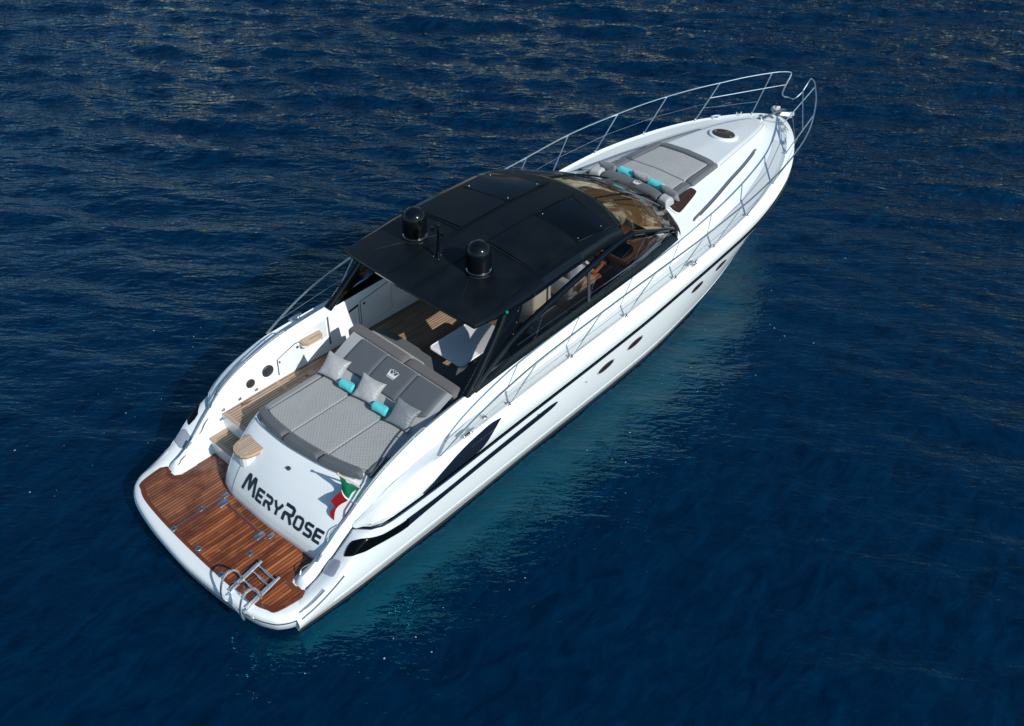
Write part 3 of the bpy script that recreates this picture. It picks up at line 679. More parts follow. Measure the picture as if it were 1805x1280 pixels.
for x, y in ((.50, .60), (-.005, .56), (.50, -.66), (-.01, -.68)):
    mb = MB(); mb.box((x, y, .512), (.085, .085, .012), .003); ch = mb.build('tender_chock_socket', STEELB, plat)
    mb = MB(); mb.prism([(x + .012 * cos(a), y + .012 * sin(a)) for a in np.linspace(0, 2 * pi, 9)[:-1]], .517, .5195); mb.build('socket_hole', TOUR, ch)
mb = MB(); mb.lathe([(.0, .012), (.03, .012), (.045, .008), (.05, 0)], (.04, -.03, .506), 20); mb.build('deck_filler_cap', STEELB, plat)
mb = MB(); mb.box((.79, .0, .511), (.018, .62, .006), .002); mb.build('hatch_margin_inlay', TEAKP, plat)
# cleat plates / exhaust steel on wing tips
# bathing ladder
lad = MB()
for y in (-1.02, -1.44):
    lad.tube([(-.16, y, .475), (.50, y + .045, .60)], .020, 8); lad.tube([(-.10, y + .045, .50), (.45, y + .075, .575)], .014, 8)
lad = lad.build('bathing_ladder', LADM, plat)
for x in (-.02, .15, .32, .43):
    z = .475 + (x + .16) * .19; MB().tube([(x, -1.01, z), (x, -1.12, z), (x, -1.14, z), (x, -1.29, z), (x, -1.31, z), (x, -1.41, z)], [.012, .012, .021, .021, .012, .012], 10).build('rung', LADM, lad)
for y in (-1.0, -1.46):
    P = spline([(-.19, y, .37), (-.21, y, .47), (-.20, y, .62), (-.13, y, .80), (-.02, y, .86), (.08, y, .80), (.13, y, .66), (.135, y, .53)], 6)
    MB().tube(P, .017, 8).build('ladder_handle', LADM, lad)
MB().tube([(-.18, -1.0, .40), (-.18, -1.46, .40)], .014, 8).build('ladder_crossbar', STEEL, lad)

# ---- cockpit sole, steps
sole = MB().prism([(1.66, .84), (1.66, 1.56), (2.8, 1.58), (5, 1.57), (8, 1.525), (9.0, 1.41), (9.0, -1.41), (8, -1.525), (5, -1.57), (3.9, -1.58), (3.9, .80)], 1.05, 1.10).build('cockpit_sole', TEAKC, Y, smooth=False)
MB().prism([(1.655, .84), (1.655, 1.56), (1.72, 1.56), (1.72, .84)], 1.06, 1.105, .004).build('step_margin', TEAKWM, sole, smooth=False); MB().prism([(2.70, .8), (2.70, 1.58), (2.76, 1.58), (2.76, .8)], 1.06, 1.1035).build('step_margin', TEAKWM, sole, smooth=False)
mb = MB(); mb.box((1.80, 1.18, .79), (.30, .80, .60), .01); mb.box((1.49, 1.16, .63), (.32, .78, .30), .01); st = mb.build('stair_riser', WHITE, Y)
MB().prism(rrect(1.325, 1.645, .80, 1.54, .02), .78, .803, .004).build('stair_tread_margin', TEAKWM, st, smooth=False)
MB().prism(rrect(1.40, 1.645, .86, 1.47, .01), .79, .808).build('stair_tread', TEAKC, st, smooth=False)
WET = mat('wet_teak', (.12, .04, .018), .12, coat=.6); 
for cx_, cy_, w in ((3.12, 1.28, .13), (3.28, 1.33, .12), (2.95, 1.26, .06), (2.05, 1.50, .09)):
    MB().prism([(cx_ + w * cos(a) * (1 + .35 * sin(3 * a + cx_)), cy_ + w * .38 * sin(a) * (1 + .4 * cos(2 * a + cx_))) for a in np.linspace(0, 2 * pi, 14)[:-1]], 1.10, 1.1025).build('wet_patch', WET, sole, smooth=False)

# cockpit side wall details (port)
def wall_y(x): return W4.y(x) * .1 + W3.y(x) * .9 if x > 0 else 1.55
def wy(x, z):
    a = W4.y(x); b = W3.y(x); t = (z - .485) / (W3.z(x) - .485); return a * (1 - t) + b * t
def wall_panel(pts, sd, th, name, mt, parent, bev=.006):
    P = [Vector((x, sd * (wy(x, z) - th), z)) for x, z in pts]; Q = [Vector((x, sd * (wy(x, z) + .01), z)) for x, z in pts]
    V = P + Q; n = len(P); F = [tuple(range(n))] + [(i, (i + 1) % n, n + (i + 1) % n, n + i) for i in range(n)]
    return mesh(name, V, F, mt, parent, smooth=False)
for sd in (1, -1):
    wall_panel([(2.80, 1.18), (3.30, 1.18), (3.33, 1.62), (3.2, 1.63), (2.82, 1.50)], sd, .004, 'locker_gap', TOUR, coam)
    lock = wall_panel([(2.815, 1.19), (3.295, 1.19), (3.318, 1.61), (3.2, 1.615), (2.835, 1.495)], sd, .012, 'locker_door', WHITE, coam)
    MB().box((3.24, sd * (wy(3.24, 1.5) - .016), 1.54), (.045, .012, .045), .005).build('latch', SPK, lock)
    MB().box((2.86, sd * (wy(2.86, 1.45) - .016), 1.44), (.03, .012, .04), .005).build('hinge', SPK, lock)
    wall_panel([(4.60, 1.20), (5.32, 1.26), (5.34, 1.86), (4.62, 1.75)], sd, .004, 'locker_gap', TOUR, coam)
    lock = wall_panel([(4.612, 1.21), (5.308, 1.27), (5.328, 1.85), (4.632, 1.742)], sd, .012, 'locker_door', WHITE, coam)
    MB().box((4.70, sd * (wy(4.70, 1.66) - .016), 1.68), (.045, .012, .045), .005).build('latch', SPK, lock)
    wall_panel([(4.36, 1.64), (4.57, 1.68), (4.58, 1.72), (4.37, 1.68)], sd, .010, 'grab_recess', TOUR, coam)
    wall_panel([(3.885, 1.22), (3.92, 1.22), (3.935, 1.80), (3.90, 1.79)], sd, .006, 'wall_joint', GREYR, coam)
    wall_panel([(4.56, 1.18), (4.572, 1.18), (4.585, 1.70), (4.573, 1.70)], sd, .006, 'wall_joint', GREYR, coam)
    for x, z, r in ((2.62, 1.39, .108), (2.27, 1.335, .080)):
        Mx = Matrix.Rotation(radians(90 * sd), 3, 'X')
        spk = MB().lathe([(0, .02), (r * .25, .022), (r * .3, .008), (r * .8, .012), (r * .9, .022), (r, .012), (r, -.01)], (x, sd * (wy(x, z) - .004), z), 28, Mx).build('cockpit_speaker', SPK, coam)
    # cushioned alcove + little teak shelf
    wall_panel([(3.36, 1.42), (3.86, 1.42), (3.86, 1.78), (3.42, 1.72)], sd, -.0045 + .01, 'alcove', NONSKID, coam)
    for zz_, nm, mt, g in ((1.585, 'shelf', WHITE, .0), (1.625, 'shelf_margin', TEAKWM, .004), (1.634, 'shelf_teak', TEAKW, .035)):
        yb = wy(3.5, 1.6)
        pl = [(3.28 + g, yb - .0), (3.28 + g, yb - .12 + g), (3.34 + g, yb - .19 + g), (3.62 - g, yb - .19 + g), (3.70 - g, yb - .12 + g), (3.72 - g, yb)]
        MB().prism([(a, sd * b) for a, b in (pl if sd > 0 else list(reversed(pl)))], zz_ - .03, zz_ + .008, .003).build(nm, mt, coam, smooth=False)
# recessed step fittings at port wing
for x, z in ((1.62, 1.0), (1.70, 1.14), (2.02, 1.17), (2.34, 1.17)):
    MB().box((x, wy(x, z) - .012, z), (.06, .025, .05), .008).build('courtesy_fitting', STEELB, coam)

# ---- transom block and aft sunpad
bx = T((-1.60, 1.09), (-1.47, 1.07), (-.96, 1.03), (-.14, .975), (.4, .98), (.7, 1.03), (.82, 1.14), (.86, 1.3))
tx = T((-1.62, 2.12), (-1.50, 2.06), (-1.25, 1.95), (-.65, 1.82), (0, 1.76), (.4, 1.77), (.7, 1.83), (.8, 1.9), (.86, 2.0))
PROF = [(0, 0), (-.005, .10), (.04, .22), (.12, .34), (.235, .48), (.37, .61), (.54, .745), (.72, .865), (.88, .94), (.97, .97), (1.0, .965)]
zt = 1.475
def trans(y, t):
    """surface point, t 0..1 along the profile, y in boat coordinates"""
    i = min(int(t * (len(PROF) - 1)), len(PROF) - 2); f = t * (len(PROF) - 1) - i
    a = PROF[i][0] * (1 - f) + PROF[i + 1][0] * f; b = PROF[i][1] * (1 - f) + PROF[i + 1][1] * f
    x0_ = bx(y); x1_ = tx(y); return Vector((x0_ + (x1_ - x0_) * a, y, .49 + (zt - .49) * b))
ys = list(np.linspace(-1.62, .6, 30)) + list(np.linspace(.63, .86, 14))
G = [[trans(y, k / 30) for k in range(31)] for y in ys]
mb = MB(); mb.grid(G)
last = G[-1]; mb.grid([last, [Vector((2.3, .86, p.z)) for p in last]])
mb.grid([[Vector((2.3, .86, .49)), Vector((4.0, .84, .49))], [Vector((2.3, .86, zt - .03)), Vector((4.0, .84, zt - .03))]])
mb.grid([[g[-1] for g in G], [Vector((4.0, g[-1].y, zt - .04)) for g in G]])
tr = mb.build('transom', WHITE, Y, angle=45, weld=True)
# chrome rail along the top of the transom
P = [trans(y, .985) + Vector((-.035, 0, .055)) for y in np.linspace(-1.44, .72, 40)]
MB().tube(P, .011, 8).build('transom_rail', STEEL, tr)
for y in (-1.40, -.75, 0, .66): MB().tube([trans(y, .985) + Vector((-.035, 0, .055)), trans(y, .985) + Vector((-.01, 0, -.005))], .010, 6).build('rail_foot', STEEL, tr)
# teak topped step on the transom
mb = MB(); pl = [(p.x, p.y) for p in spline([(1.70, .33, 0), (1.72, .68, 0), (1.52, .74, 0), (1.36, .72, 0), (1.27, .62, 0), (1.25, .50, 0), (1.29, .38, 0), (1.40, .30, 0)], 5, closed=True)]
pl = [(1.54, .21), (1.57, .63), (1.42, .64), (1.31, .62), (1.23, .575), (1.185, .505), (1.17, .42), (1.185, .33), (1.235, .265), (1.32, .225), (1.42, .21)]
stp = MB().prism(pl, 1.285, 1.33, .006).build('transom_step', TEAKWM, tr, smooth=False)
def shrink(pl, f):
    cx_ = sum(p[0] for p in pl) / len(pl); cy_ = sum(p[1] for p in pl) / len(pl); return [(cx_ + (x - cx_) * f, cy_ + (y - cy_) * f) for x, y in pl]
MB().prism([(x + .025, y) for x, y in shrink(pl, .78)], 1.3, 1.3355).build('step_planking', TEAKW, stp, smooth=False)
MB().prism(shrink(pl, .74), .95, 1.287, 0).build('step_base', WHITE, stp, smooth=False)
MB().prism(shrink(pl, .97), 1.262, 1.286, 0).build('step_edge', WOODI, stp, smooth=False)
# door outline on the transom
mb = MB(); mb.tube([trans(.47 - .03 * (k / 14), .03 + .55 * k / 14) + Vector((-.002, 0, .002)) for k in range(15)], .004, 5); mb.build('garage_joint', GREYR, tr)
MB().box(trans(-.42, .68) + Vector((-.01, 0, .02)), (.05, .06, .045), .012).build('garage_latch', SPK, tr)
# lettering
LET = {
 'M': (1.35, [[(0.02, 0), (.28, .98), (.42, 1.0), (.66, .22), (.90, 1.0), (1.04, .98), (1.33, 0)]]),
 'E': (.86, [[(.90, .92), (.10, .92), (.10, .08), (.84, .08)], [(.10, .50), (.80, .50)]]),
 'R': (.92, [[(.0, .92), (.66, .92), (.84, .84), (.84, .56), (.66, .46), (.12, .46), (.10, .40), (.10, 0)], [(.50, .46), (.92, 0)]]),
 'Y': (.98, [[(.02, 1), (.30, .60), (.48, .50), (.68, .60), (.96, 1)], [(.49, .52), (.49, 0)]]),
 'O': (1.0, [[(.30, .92), (.74, .92), (.90, .80), (.90, .20), (.74, .08), (.26, .08), (.10, .20), (.10, .80), (.28, .92)]]),
 'S': (.88, [[(.88, .92), (.22, .92), (.10, .84), (.10, .60), (.22, .51), (.72, .49), (.84, .40), (.84, .16), (.72, .08), (.04, .08)]]),
}
def letter(mb, ch, ox, oy, sx, sy, w, fn):
    for st_ in LET[ch][1]:
        P = [Vector((ox + a * sx, oy + b * sy, 0)) for a, b in st_]
        D = []
        for i in range(len(P) - 1):
            n_ = max(1, int((P[i + 1] - P[i]).length / .02))
            for k in range(n_): D.append(P[i].lerp(P[i + 1], k / n_))
        D.append(P[-1]); L = []; Rr = []
        for i, p in enumerate(D):
            t = (D[min(i + 1, len(D) - 1)] - D[max(i - 1, 0)]).normalized(); nrm = Vector((-t.y, t.x, 0)) * w / 2
            L.append(fn(p.x + nrm.x, p.y + nrm.y)); Rr.append(fn(p.x - nrm.x, p.y - nrm.y))
        mb.grid([L, Rr])
# arclength table of the profile
def trans_h(y, h):
    """h = distance up the slope from the platform"""
    acc = 0; prev = trans(y, 0)
    for k in range(1, 121):
        t = k / 120; p = trans(y, t); d = (p - prev).length
        if acc + d >= h: return prev.lerp(p, (h - acc) / d), t
        acc += d; prev = p
    return prev, 1
def tfn(s, h):
    y = .24 - s; p, t = trans_h(y, h); q, _ = trans_h(y, h + .02); r_ = trans_h(y + .02, h)[0]
    n_ = (q - p).cross(r_ - p).normalized(); n_ = n_ if n_.x < 0 else -n_
    return p + n_ * .006
txt = [('M', 1.0, .0), ('E', .76, 0), ('R', .76, 0), ('Y', .76, 0), ('R', 1.0, -.0), ('O', .76, 0), ('S', .76, 0), ('E', .76, 0)]
LH = .275; BASE = .325
wid = sum(LET[c][0] * (s * .86 + .14) + .20 for c, s, d in txt) - .20
TW = 1.72; unit = TW / wid; ox = 0
letter_mb = MB()
for c, s, d in txt:
    k = s * .86 + .14; letter(letter_mb, c, ox, BASE + d, unit * k, LH * s, .056 if s == 1 else .050, tfn); ox += (LET[c][0] * k + .20) * unit
letter_mb.build('name_lettering', INK, tr, smooth=False)

# sunpad cushions
def zq(x): return 1.50 + (x - 1.9) * .012
pad = []
for (ya, yb) in ((.645, -.016), (-.022, -.797), (-.803, -1.52)):
    def fn(u, v, ya=ya, yb=yb):
        y = ya + (yb - ya) * v; xa = tx(y) + .152; xb = 3.18; x = xa + (xb - xa) * u; return Vector((x, y, 1.475 + (x - 1.9) * .012))
    MB().cushion(fn, .078, p=60, nu=40, nv=30, N=(0, 0, 1), th0=.05).build('sunpad_cushion', QUILT, Y)
# port bolster of mid grey
def fnp(u, v):
    x = 1.98 + 1.22 * u; y0_ = .80 if u > .12 else .80; return Vector((x, .79 - .13 * v * (1 - .25 * u) , 1.475 + (x - 1.9) * .012))
MB().cushion(fnp, .074, p=10, nu=26, nv=10, N=(0, 0, 1), th0=.06).build('side_bolster', MGREY2, Y)
for (ya, yb) in ((.80, .03), (.01, -.72), (-.74, -1.46)):
    def fn(u, v, ya=ya, yb=yb):
        y = ya + (yb - ya) * u; xa = tx(y) - .01; w_ = .155 * min(1, 1 if not (yb < -1.4) else (1 - max(0, (u - .75) / .25) ** 3 * .75))
        return Vector((xa + w_ * v + .01, y, 1.478))
    MB().cushion(fn, .092, p=9, nu=24, nv=10, N=(0, 0, 1), th0=.05).build('aft_bolster', DGREY, Y)
def fns(u, v): return Vector((2.16 + .42 * u, -1.55 + .10 * v + .02 * u, 1.49))
MB().cushion(fns, .09, p=4, nu=16, nv=8, N=(0, 0, 1), th0=.05).build('side_bolster', DGREY, Y)

# backrest
z3, z4 = 1.56, 1.93
def back(u, v, lift=0.0, y0_=.80, y1_=-1.53, x0_=3.12, x1_=3.86):
    y = y0_ + (y1_ - y0_) * v; s_ = sin(u * pi / 2)
    bowv = .0
    x = x0_ + (x1_ - x0_) * u; z = z3 + (z4 - z3) * (u ** .75); n_ = Vector((-.42, 0, .9))
    # port end rounds forward towards the top
    if y > .55: x += ((y - .55) / .25) ** 2 * .10 * (1 - u)
    return Vector((x, y, z)) + n_ * lift
mb = MB(); G = []
for i in range(15):
    u = i / 14; G.append([back(u, v / 30) + Vector((0, 0, 0)) for v in range(31)])
mb.grid(G); mb.grid([G[-1], [p + Vector((.02, 0, -.5)) for p in G[-1]]]); mb.grid([[g[0] for g in G], [g[0] + Vector((0, 0, -.4)) for g in G]]); mb.grid([G[0], [p - Vector((0, 0, .2)) for p in G[0]]])
bk = mb.build('backrest', LGREY, Y, angle=60)
for ya, yb in ((.52, -.08), (-.095, -.79), (-.805, -1.42)):
    def fn(u, v, ya=ya, yb=yb):
        va = (.80 - ya) / 2.33; vb = (.80 - yb) / 2.33; uu = .27 + .72 * u
        if ya > .5: uu = .27 + .72 * u + .12 * max(0, 1 - v / .32) ** 2 * (1 - u)
        if yb < -1.4: uu = .27 + .72 * u + .10 * max(0, (v - .72) / .28) ** 2 * (1 - u)
        return back(uu, va + (vb - va) * v, .004)
    MB().cushion(fn, .05, p=14, nu=20, nv=20, N=(-.42, 0, .9), th0=.0).build('back_panel', DGREY, bk)
for y in (-.0875 + 0, -.7975):
    MB().tube([back(.27 + .72 * k / 12, (.80 - y) / 2.33, .012) for k in range(13)], .010, 6).build('piping', LGREY, bk)
# crown emblem with a curled moustache shaped brim
def emb_fn(cx_, cy_, sz, lift, base):
    def f(a, b): return base(a, b)
    return f
def emblem(fn, name, parent):
    mb = MB()
    def quadstrip(A, B): mb.grid([[fn(*a) for a in A], [fn(*b) for b in B]])
    quadstrip([(-.42, -.50), (.42, -.50)], [(-.42, -.44), (.42, -.44)])
    quadstrip([(-.44, -.38), (.44, -.38)], [(-.45, -.28), (.45, -.28)])
    # crown silhouette from left to right with scooped top
    xs = np.linspace(-.5, .5, 21); lo = [(x, -.28 - .0 * x) for x in xs]
    hi = []
    for x in xs:
        a = abs(x); h = -.12 + .0; h = .42 * max(0, (a - .30) / .2) ** 1.0 + (.22 * max(0, 1 - a / .10)) - .10
        hi.append((x * (1 + .18 * max(0, h + .1)), h))
    quadstrip([(x * .93, -.28) for x, _ in lo], hi)
    for s in (-1, 1):
        arc = [(s * (.06 + .40 * t), .22 * sin(t * pi) * 1.0 + .10 * t) for t in np.linspace(0, 1, 9)]
        arc2 = [(a, b + .09 * (1 - .3 * t)) for (a, b), t in zip(arc, np.linspace(0, 1, 9))]
        quadstrip(arc, arc2)
    quadstrip([(-.035, .25), (.035, .25)], [(-.035, .40), (.035, .40)])
    return mb.build(name, EMB, parent, smooth=False)
def ebase(a, b):
    v = (.80 + .46 - .0) / 2.33; y = -.45 - a * .19; u_ = .70 + b * .22
    return back(u_, (.80 - y) / 2.33, .062)
emblem(ebase, 'crown_emblem', bk)

# cap along the backrest and forward facing settee
for ya, yb in ((.97, -.36), (-.38, -1.52)):
    def fn(u, v, ya=ya, yb=yb):
        y = ya + (yb - ya) * v; x = 3.88 + .20 * u
        if yb < -1: x += .06 * max(0, (v - .7) / .3) * u * 0 
        return Vector((x, y, 1.86 + .01 * u))
    MB().cushion(fn, .075, p=9, nu=12, nv=26, N=(0, 0, 1), th0=.35).build('backrest_cap', BGREY, bk)
def fn(u, v): return Vector((4.03 + .13 * u, .72 - 1.30 * v, 1.85 - .03 * u))
sett = MB().cushion(fn, .03, p=12, nu=8, nv=26, N=(.7, 0, .7), th0=.2).build('settee_back', QUILT, Y)
pl = [(4.15, 1.00), (4.50, 1.00), (4.64, .86), (4.66, .4), (4.66, -.45), (4.74, -.68), (4.92, -.82), (6.2, -.86), (6.2, -1.50), (4.1, -1.53), (4.1, .95)]
pls = [(p.x, p.y) for p in spline([(a, b, 0) for a, b in pl[:8]], 4)] + pl[8:]
MB().prism(pls, 1.10, 1.40, .0).build('settee_base', NONSKID, sett)
MB().prism(pls, 1.40, 1.50, .03).build('settee_seat', MGREY, sett)
MB().prism([(4.3, -1.38), (6.2, -1.36), (6.2, -1.52), (4.3, -1.555)], 1.45, 1.88, .03).build('settee_side_back', MGREY, sett)
# table
tb = empty('cockpit_table'); tb.parent = Y; 
top = [(p[0], p[1]) for p in rrect(4.63, 5.75, -.90, -.19, .07)]
MB().prism(top, 1.655, 1.70, .012).build('table_top', TABLE, tb); MB().lathe([(.20, 1.10), (.20, 1.12), (.06, 1.15), (.055, 1.65), (.14, 1.655)], (5.2, -.55, 0), 20).build('table_leg', STEELB, tb)
MB().tube([(x, y, 1.688) for x, y in rrect(4.62, 5.76, -.91, -.18, .08)], .018, 8, closed=True).build('table_fiddle', TABLE, tb)

# ---- interior forward part
WETB = mat('galley_top', (.42, .40, .36), .3)
MB().box((7.3, 1.20, 1.45), (1.9, .62, .70), .02).build('galley_cabinet', WOODI, Y)
MB().box((7.3, 1.20, 1.81), (1.92, .64, .03), .008).build('galley_worktop', WETB, Y)
MB().box((6.60, -1.18, 1.33), (.80, .55, .46), .05).build('companion_seat_base', CREAMI, Y)
MB().box((6.60, -1.15, 1.62), (.80, .56, .10), .05).build('companion_seat', LGREY, Y)
MB().box((6.95, -.42, 1.55), (.55, .50, .85), .05).build('bar_unit', CREAMI, Y)
hs = MB().box((7.45, -.80, 1.40), (.50, .60, .60), .05).build('helm_seat', CREAMI, Y)
MB().box((7.45, -.80, 1.72), (.55, .62, .12), .05).build('seat_cushion', LGREY, hs); MB().box((7.16, -.80, 1.93), (.12, .62, .42), .06).build('seat_back', LGREY, hs)
dsh = MB().prism([(8.35, -1.38), (8.35, 1.30), (9.5, 1.28), (10.15, .7), (10.28, 0), (10.15, -.7), (9.5, -1.28)], 1.95, 2.10, .03).build('dashboard', WOODI, Y)
MB().box((8.55, -.78, 2.12), (.34, .95, .14), .04, Matrix.Rotation(radians(-22), 3, 'Y')).build('instrument_binnacle', BLACKS, dsh)
Mw = Matrix.Rotation(radians(62), 3, 'Y')
stw = MB().tube([Vector((8.32, -.80, 1.98)) + Mw @ Vector((.19 * cos(a), .19 * sin(a), 0)) for a in np.linspace(0, 2 * pi, 25)[:-1]], .017, 8, closed=True).build('steering_wheel', BLACKG, dsh)
mb = MB()
for a in (90, 210, 330): mb.tube([Vector((8.34, -.80, 1.97)), Vector((8.32, -.80, 1.98)) + Mw @ Vector((.19 * cos(radians(a)), .19 * sin(radians(a)), 0))], .010, 6)
mb.build('wheel_spokes', STEELB, stw)
MB().prism([(8.45, -1.35), (9.3, -1.35), (9.3, 1.3), (8.45, 1.3)], 1.0, 1.95).build('dashboard_base', CREAMI, dsh, smooth=False)

# ---- hardtop
ry = T((4.28, 1.50), (5.5, 1.46), (6.5, 1.44), (7.75, 1.42), (8.1, 1.43))
rze = T((4.28, 2.965), (5.0, 3.03), (5.6, 3.09), (6.5, 3.13), (7.4, 3.13), (8.1, 3.03))
rzc = T((4.28, 3.10), (5.0, 3.16), (6.0, 3.20), (7.0, 3.22), (8.2, 3.15), (8.6, 3.04))
def rx(u, v):
    """v -1..1 across"""
    xa = 4.20 + .12 * abs(v) ** 2.5 + .05 * (abs(v)); xb = 8.30 - .38 * abs(v) ** 2.2
    return xa + (xb - xa) * u
def roofp(u, v, off=0.0):
    x = rx(u, v); ye = ry(min(max(x, 4.28), 8.1)); xe = min(max(rx(u, 1), 4.28), 8.1)
    z = rze(x) + (rzc(x) - rze(x)) * (1 - abs(v) ** 2.0); return Vector((x, ye * v, z + off))
def roof_xy(x, y, off=0.0):
    ye = ry(x); v = max(-1, min(1, y / ye)); z = rze(x) + (rzc(x) - rze(x)) * (1 - abs(v) ** 2.0); return Vector((x, y, z + off))
mb = MB(); mb.grid([[roofp(i / 40, -1 + 2 * j / 30) for j in range(31)] for i in range(41)])
roof = mb.build('hardtop', BLACKS, Y, angle=50)
# underside + glossy side skirts and front brow
mb = MB()
for sd in (-1, 1):
    G = []
    for i in range(41):
        u = i / 40; p = roofp(u, sd); x = p.x
        out = .055 + .115 * min(1, u * 3) * (1 - .25 * u); drop = .06 + .14 * sin(min(1, u * 2.2) * pi / 2)
        if u < .12: out *= .4 + 5 * u; 
        G.append([p, p + Vector((0, sd * out * .55, -.018)), p + Vector((0, sd * out, -drop * .55)), p + Vector((0, sd * out * .96, -drop)), p + Vector((0, -sd * .02, -drop - .01)), p + Vector((0, -sd * .10, -.07))])
    mb.grid(G)
G = []
for j in range(31):
    v = -1 + 2 * j / 30; p = roofp(1, v); s_ = sin(pi * (j / 30)) * .06
    s_ *= .3; G.append([p, p + Vector((.04 + s_, 0, -.008)), p + Vector((.09 + s_, 0, -.045)), p + Vector((.08 + s_, 0, -.08)), p + Vector((.0, 0, -.08))])
mb.grid(G)
mb.grid([[roofp(0, -1 + 2 * j / 30) for j in range(31)], [roofp(0, -1 + 2 * j / 30) + Vector((-.012, 0, -.02)) for j in range(31)], [roofp(0, -1 + 2 * j / 30) + Vector((0, 0, -.055)) for j in range(31)]])
mb.build('hardtop_edge', BLACKG, roof, angle=40)
mb = MB(); mb.grid([[roofp(i / 40, -1 + 2 * j / 30, -.06) for j in range(31)] for i in range(41)]); mb.build('headliner', SPK, roof)
# panels on the top
def roof_panel(corn, name, mt, off=.006, parent=roof, th=.02):
    A, B, C, D = corn; mb = MB(); G = []
    for i in range(13):
        u = i / 12; row = []
        for j in range(13):
            v = j / 12; x = (A[0] * (1 - u) + B[0] * u) * (1 - v) + (D[0] * (1 - u) + C[0] * u) * v; y = (A[1] * (1 - u) + B[1] * u) * (1 - v) + (D[1] * (1 - u) + C[1] * u) * v
            row.append(roof_xy(x, y, off))
        G.append(row)
    mb.grid(G)
    ring = [G[0][j] for j in range(13)] + [G[i][12] for i in range(1, 13)] + [G[12][j] for j in range(11, -1, -1)] + [G[i][0] for i in range(11, 0, -1)]
    mb.grid([ring, [p - Vector((0, 0, th)) for p in ring]], closev=True)
    return mb.build(name, mt, parent, angle=50)
for sd in (-1, 1):
    sr = roof_panel([(6.98, sd * 1.33), (7.76, sd * 1.39), (7.98, sd * .31), (7.06, sd * .31)], 'sunroof_glass', BLACKP, .010)
    MB().tube([roof_xy(x, y, .013) for x, y in ((6.98, sd * 1.33), (7.76, sd * 1.39), (8.02, sd * .31), (7.06, sd * .31))], .006, 5, closed=True).build('sunroof_seal', TOUR, sr)
    roof_panel([(5.88, sd * 1.36), (6.92, sd * 1.34), (6.99, sd * .31), (5.92, sd * .33)], 'sliding_roof_panel', BLACKS, .016)
    for x, y in ((7.05, 1.26), (7.62, 1.28), (7.90, .40), (7.14, .40)):
        MB().lathe([(0, .004), (.006, .003), (.008, 0)], roof_xy(x, sd * y, .012), 8).build('panel_bolt', STEEL, sr)
    mb = MB(); mb.tube([roof_xy(x, sd * .305, .018) for x in np.linspace(4.30, 8.1, 40)], .009, 6); mb.build('roof_channel', BLACKG, roof)
    mb = MB(); mb.tube([roof_xy(5.86, sd * y, .012) for y in np.linspace(.34, 1.36, 12)], .008, 5); mb.tube([roof_xy(4.62 + .9 * t, sd * (1.0 - .55 * t), .004) for t in np.linspace(0, 1, 12)], .003, 4); mb.build('roof_joint', TOUR, roof)
    # navigation light
    MB().lathe([(0, .035), (.022, .025), (.026, 0)], Vector((4.98, sd * 1.60, 2.93)), 14).build('navigation_light', GREENL if sd < 0 else FR, roof)
    # satellite domes
    c = roof_xy(5.27, sd * .73, .0); r_ = .205
    prof = [(0, .540)] + [(r_ * sin(a), .35 + .19 * cos(a)) for a in np.linspace(.12, pi / 2, 9)] + [(r_ * 1.0, .30), (r_ * 1.01, .12), (r_ * .97, .07), (r_ * .90, .045), (r_ * .90, .0)]
    dm = MB().lathe(prof, c, 40).build('satellite_dome', BLACKG, roof)
    MB().lathe([(r_ * .93, .05), (r_ * .99, .045), (r_ * .99, .03), (r_ * .93, .02)], c, 40).build('dome_ring', STEELB, dm)
    MB().lathe([(r_ * 1.08, .022), (r_ * 1.12, .0)], c, 40).build('dome_base', BLACKG, dm)
    mb = MB()
    for a in (.7, 2.8, 4.9): mb.lathe([(0, .008), (.008, .006), (.01, 0)], c + Vector((r_ * 1.02 * cos(a), r_ * 1.02 * sin(a), .10)), 8)
    mb.build('dome_bolt', STEEL, dm)
c = roof_xy(5.08, 0, 0)
mst = MB().tube([c, c + Vector((.03, 0, .28)), c + Vector((.04, 0, .56))], [.032, .02, .018], 10).build('antenna_mast', BLACKG, roof)
MB().lathe([(0, .05), (.045, .048), (.055, .03), (.055, 0), (.03, -.01)], c + Vector((.04, 0, .56)), 20).build('antenna_puck', BLACKG, mst)
MB().tube([c + Vector((.04, -.10, .47)), c + Vector((.04, .10, .47))], .012, 8).build('mast_crossbar', BLACKG, mst)
for s_ in (-1, 1): MB().lathe([(0, .04), (.025, .035), (.03, 0), (.02, -.03)], c + Vector((.02, s_ * .11, .45)), 12).build('horn', BLACKG, mst)
mb = MB()
for a in (0, 2.1, 4.2): mb.lathe([(0, .008), (.008, .006), (.01, 0)], c + Vector((.07 * cos(a), .07 * sin(a), .004)), 8)
mb.build('mast_foot_bolt', STEEL, mst)

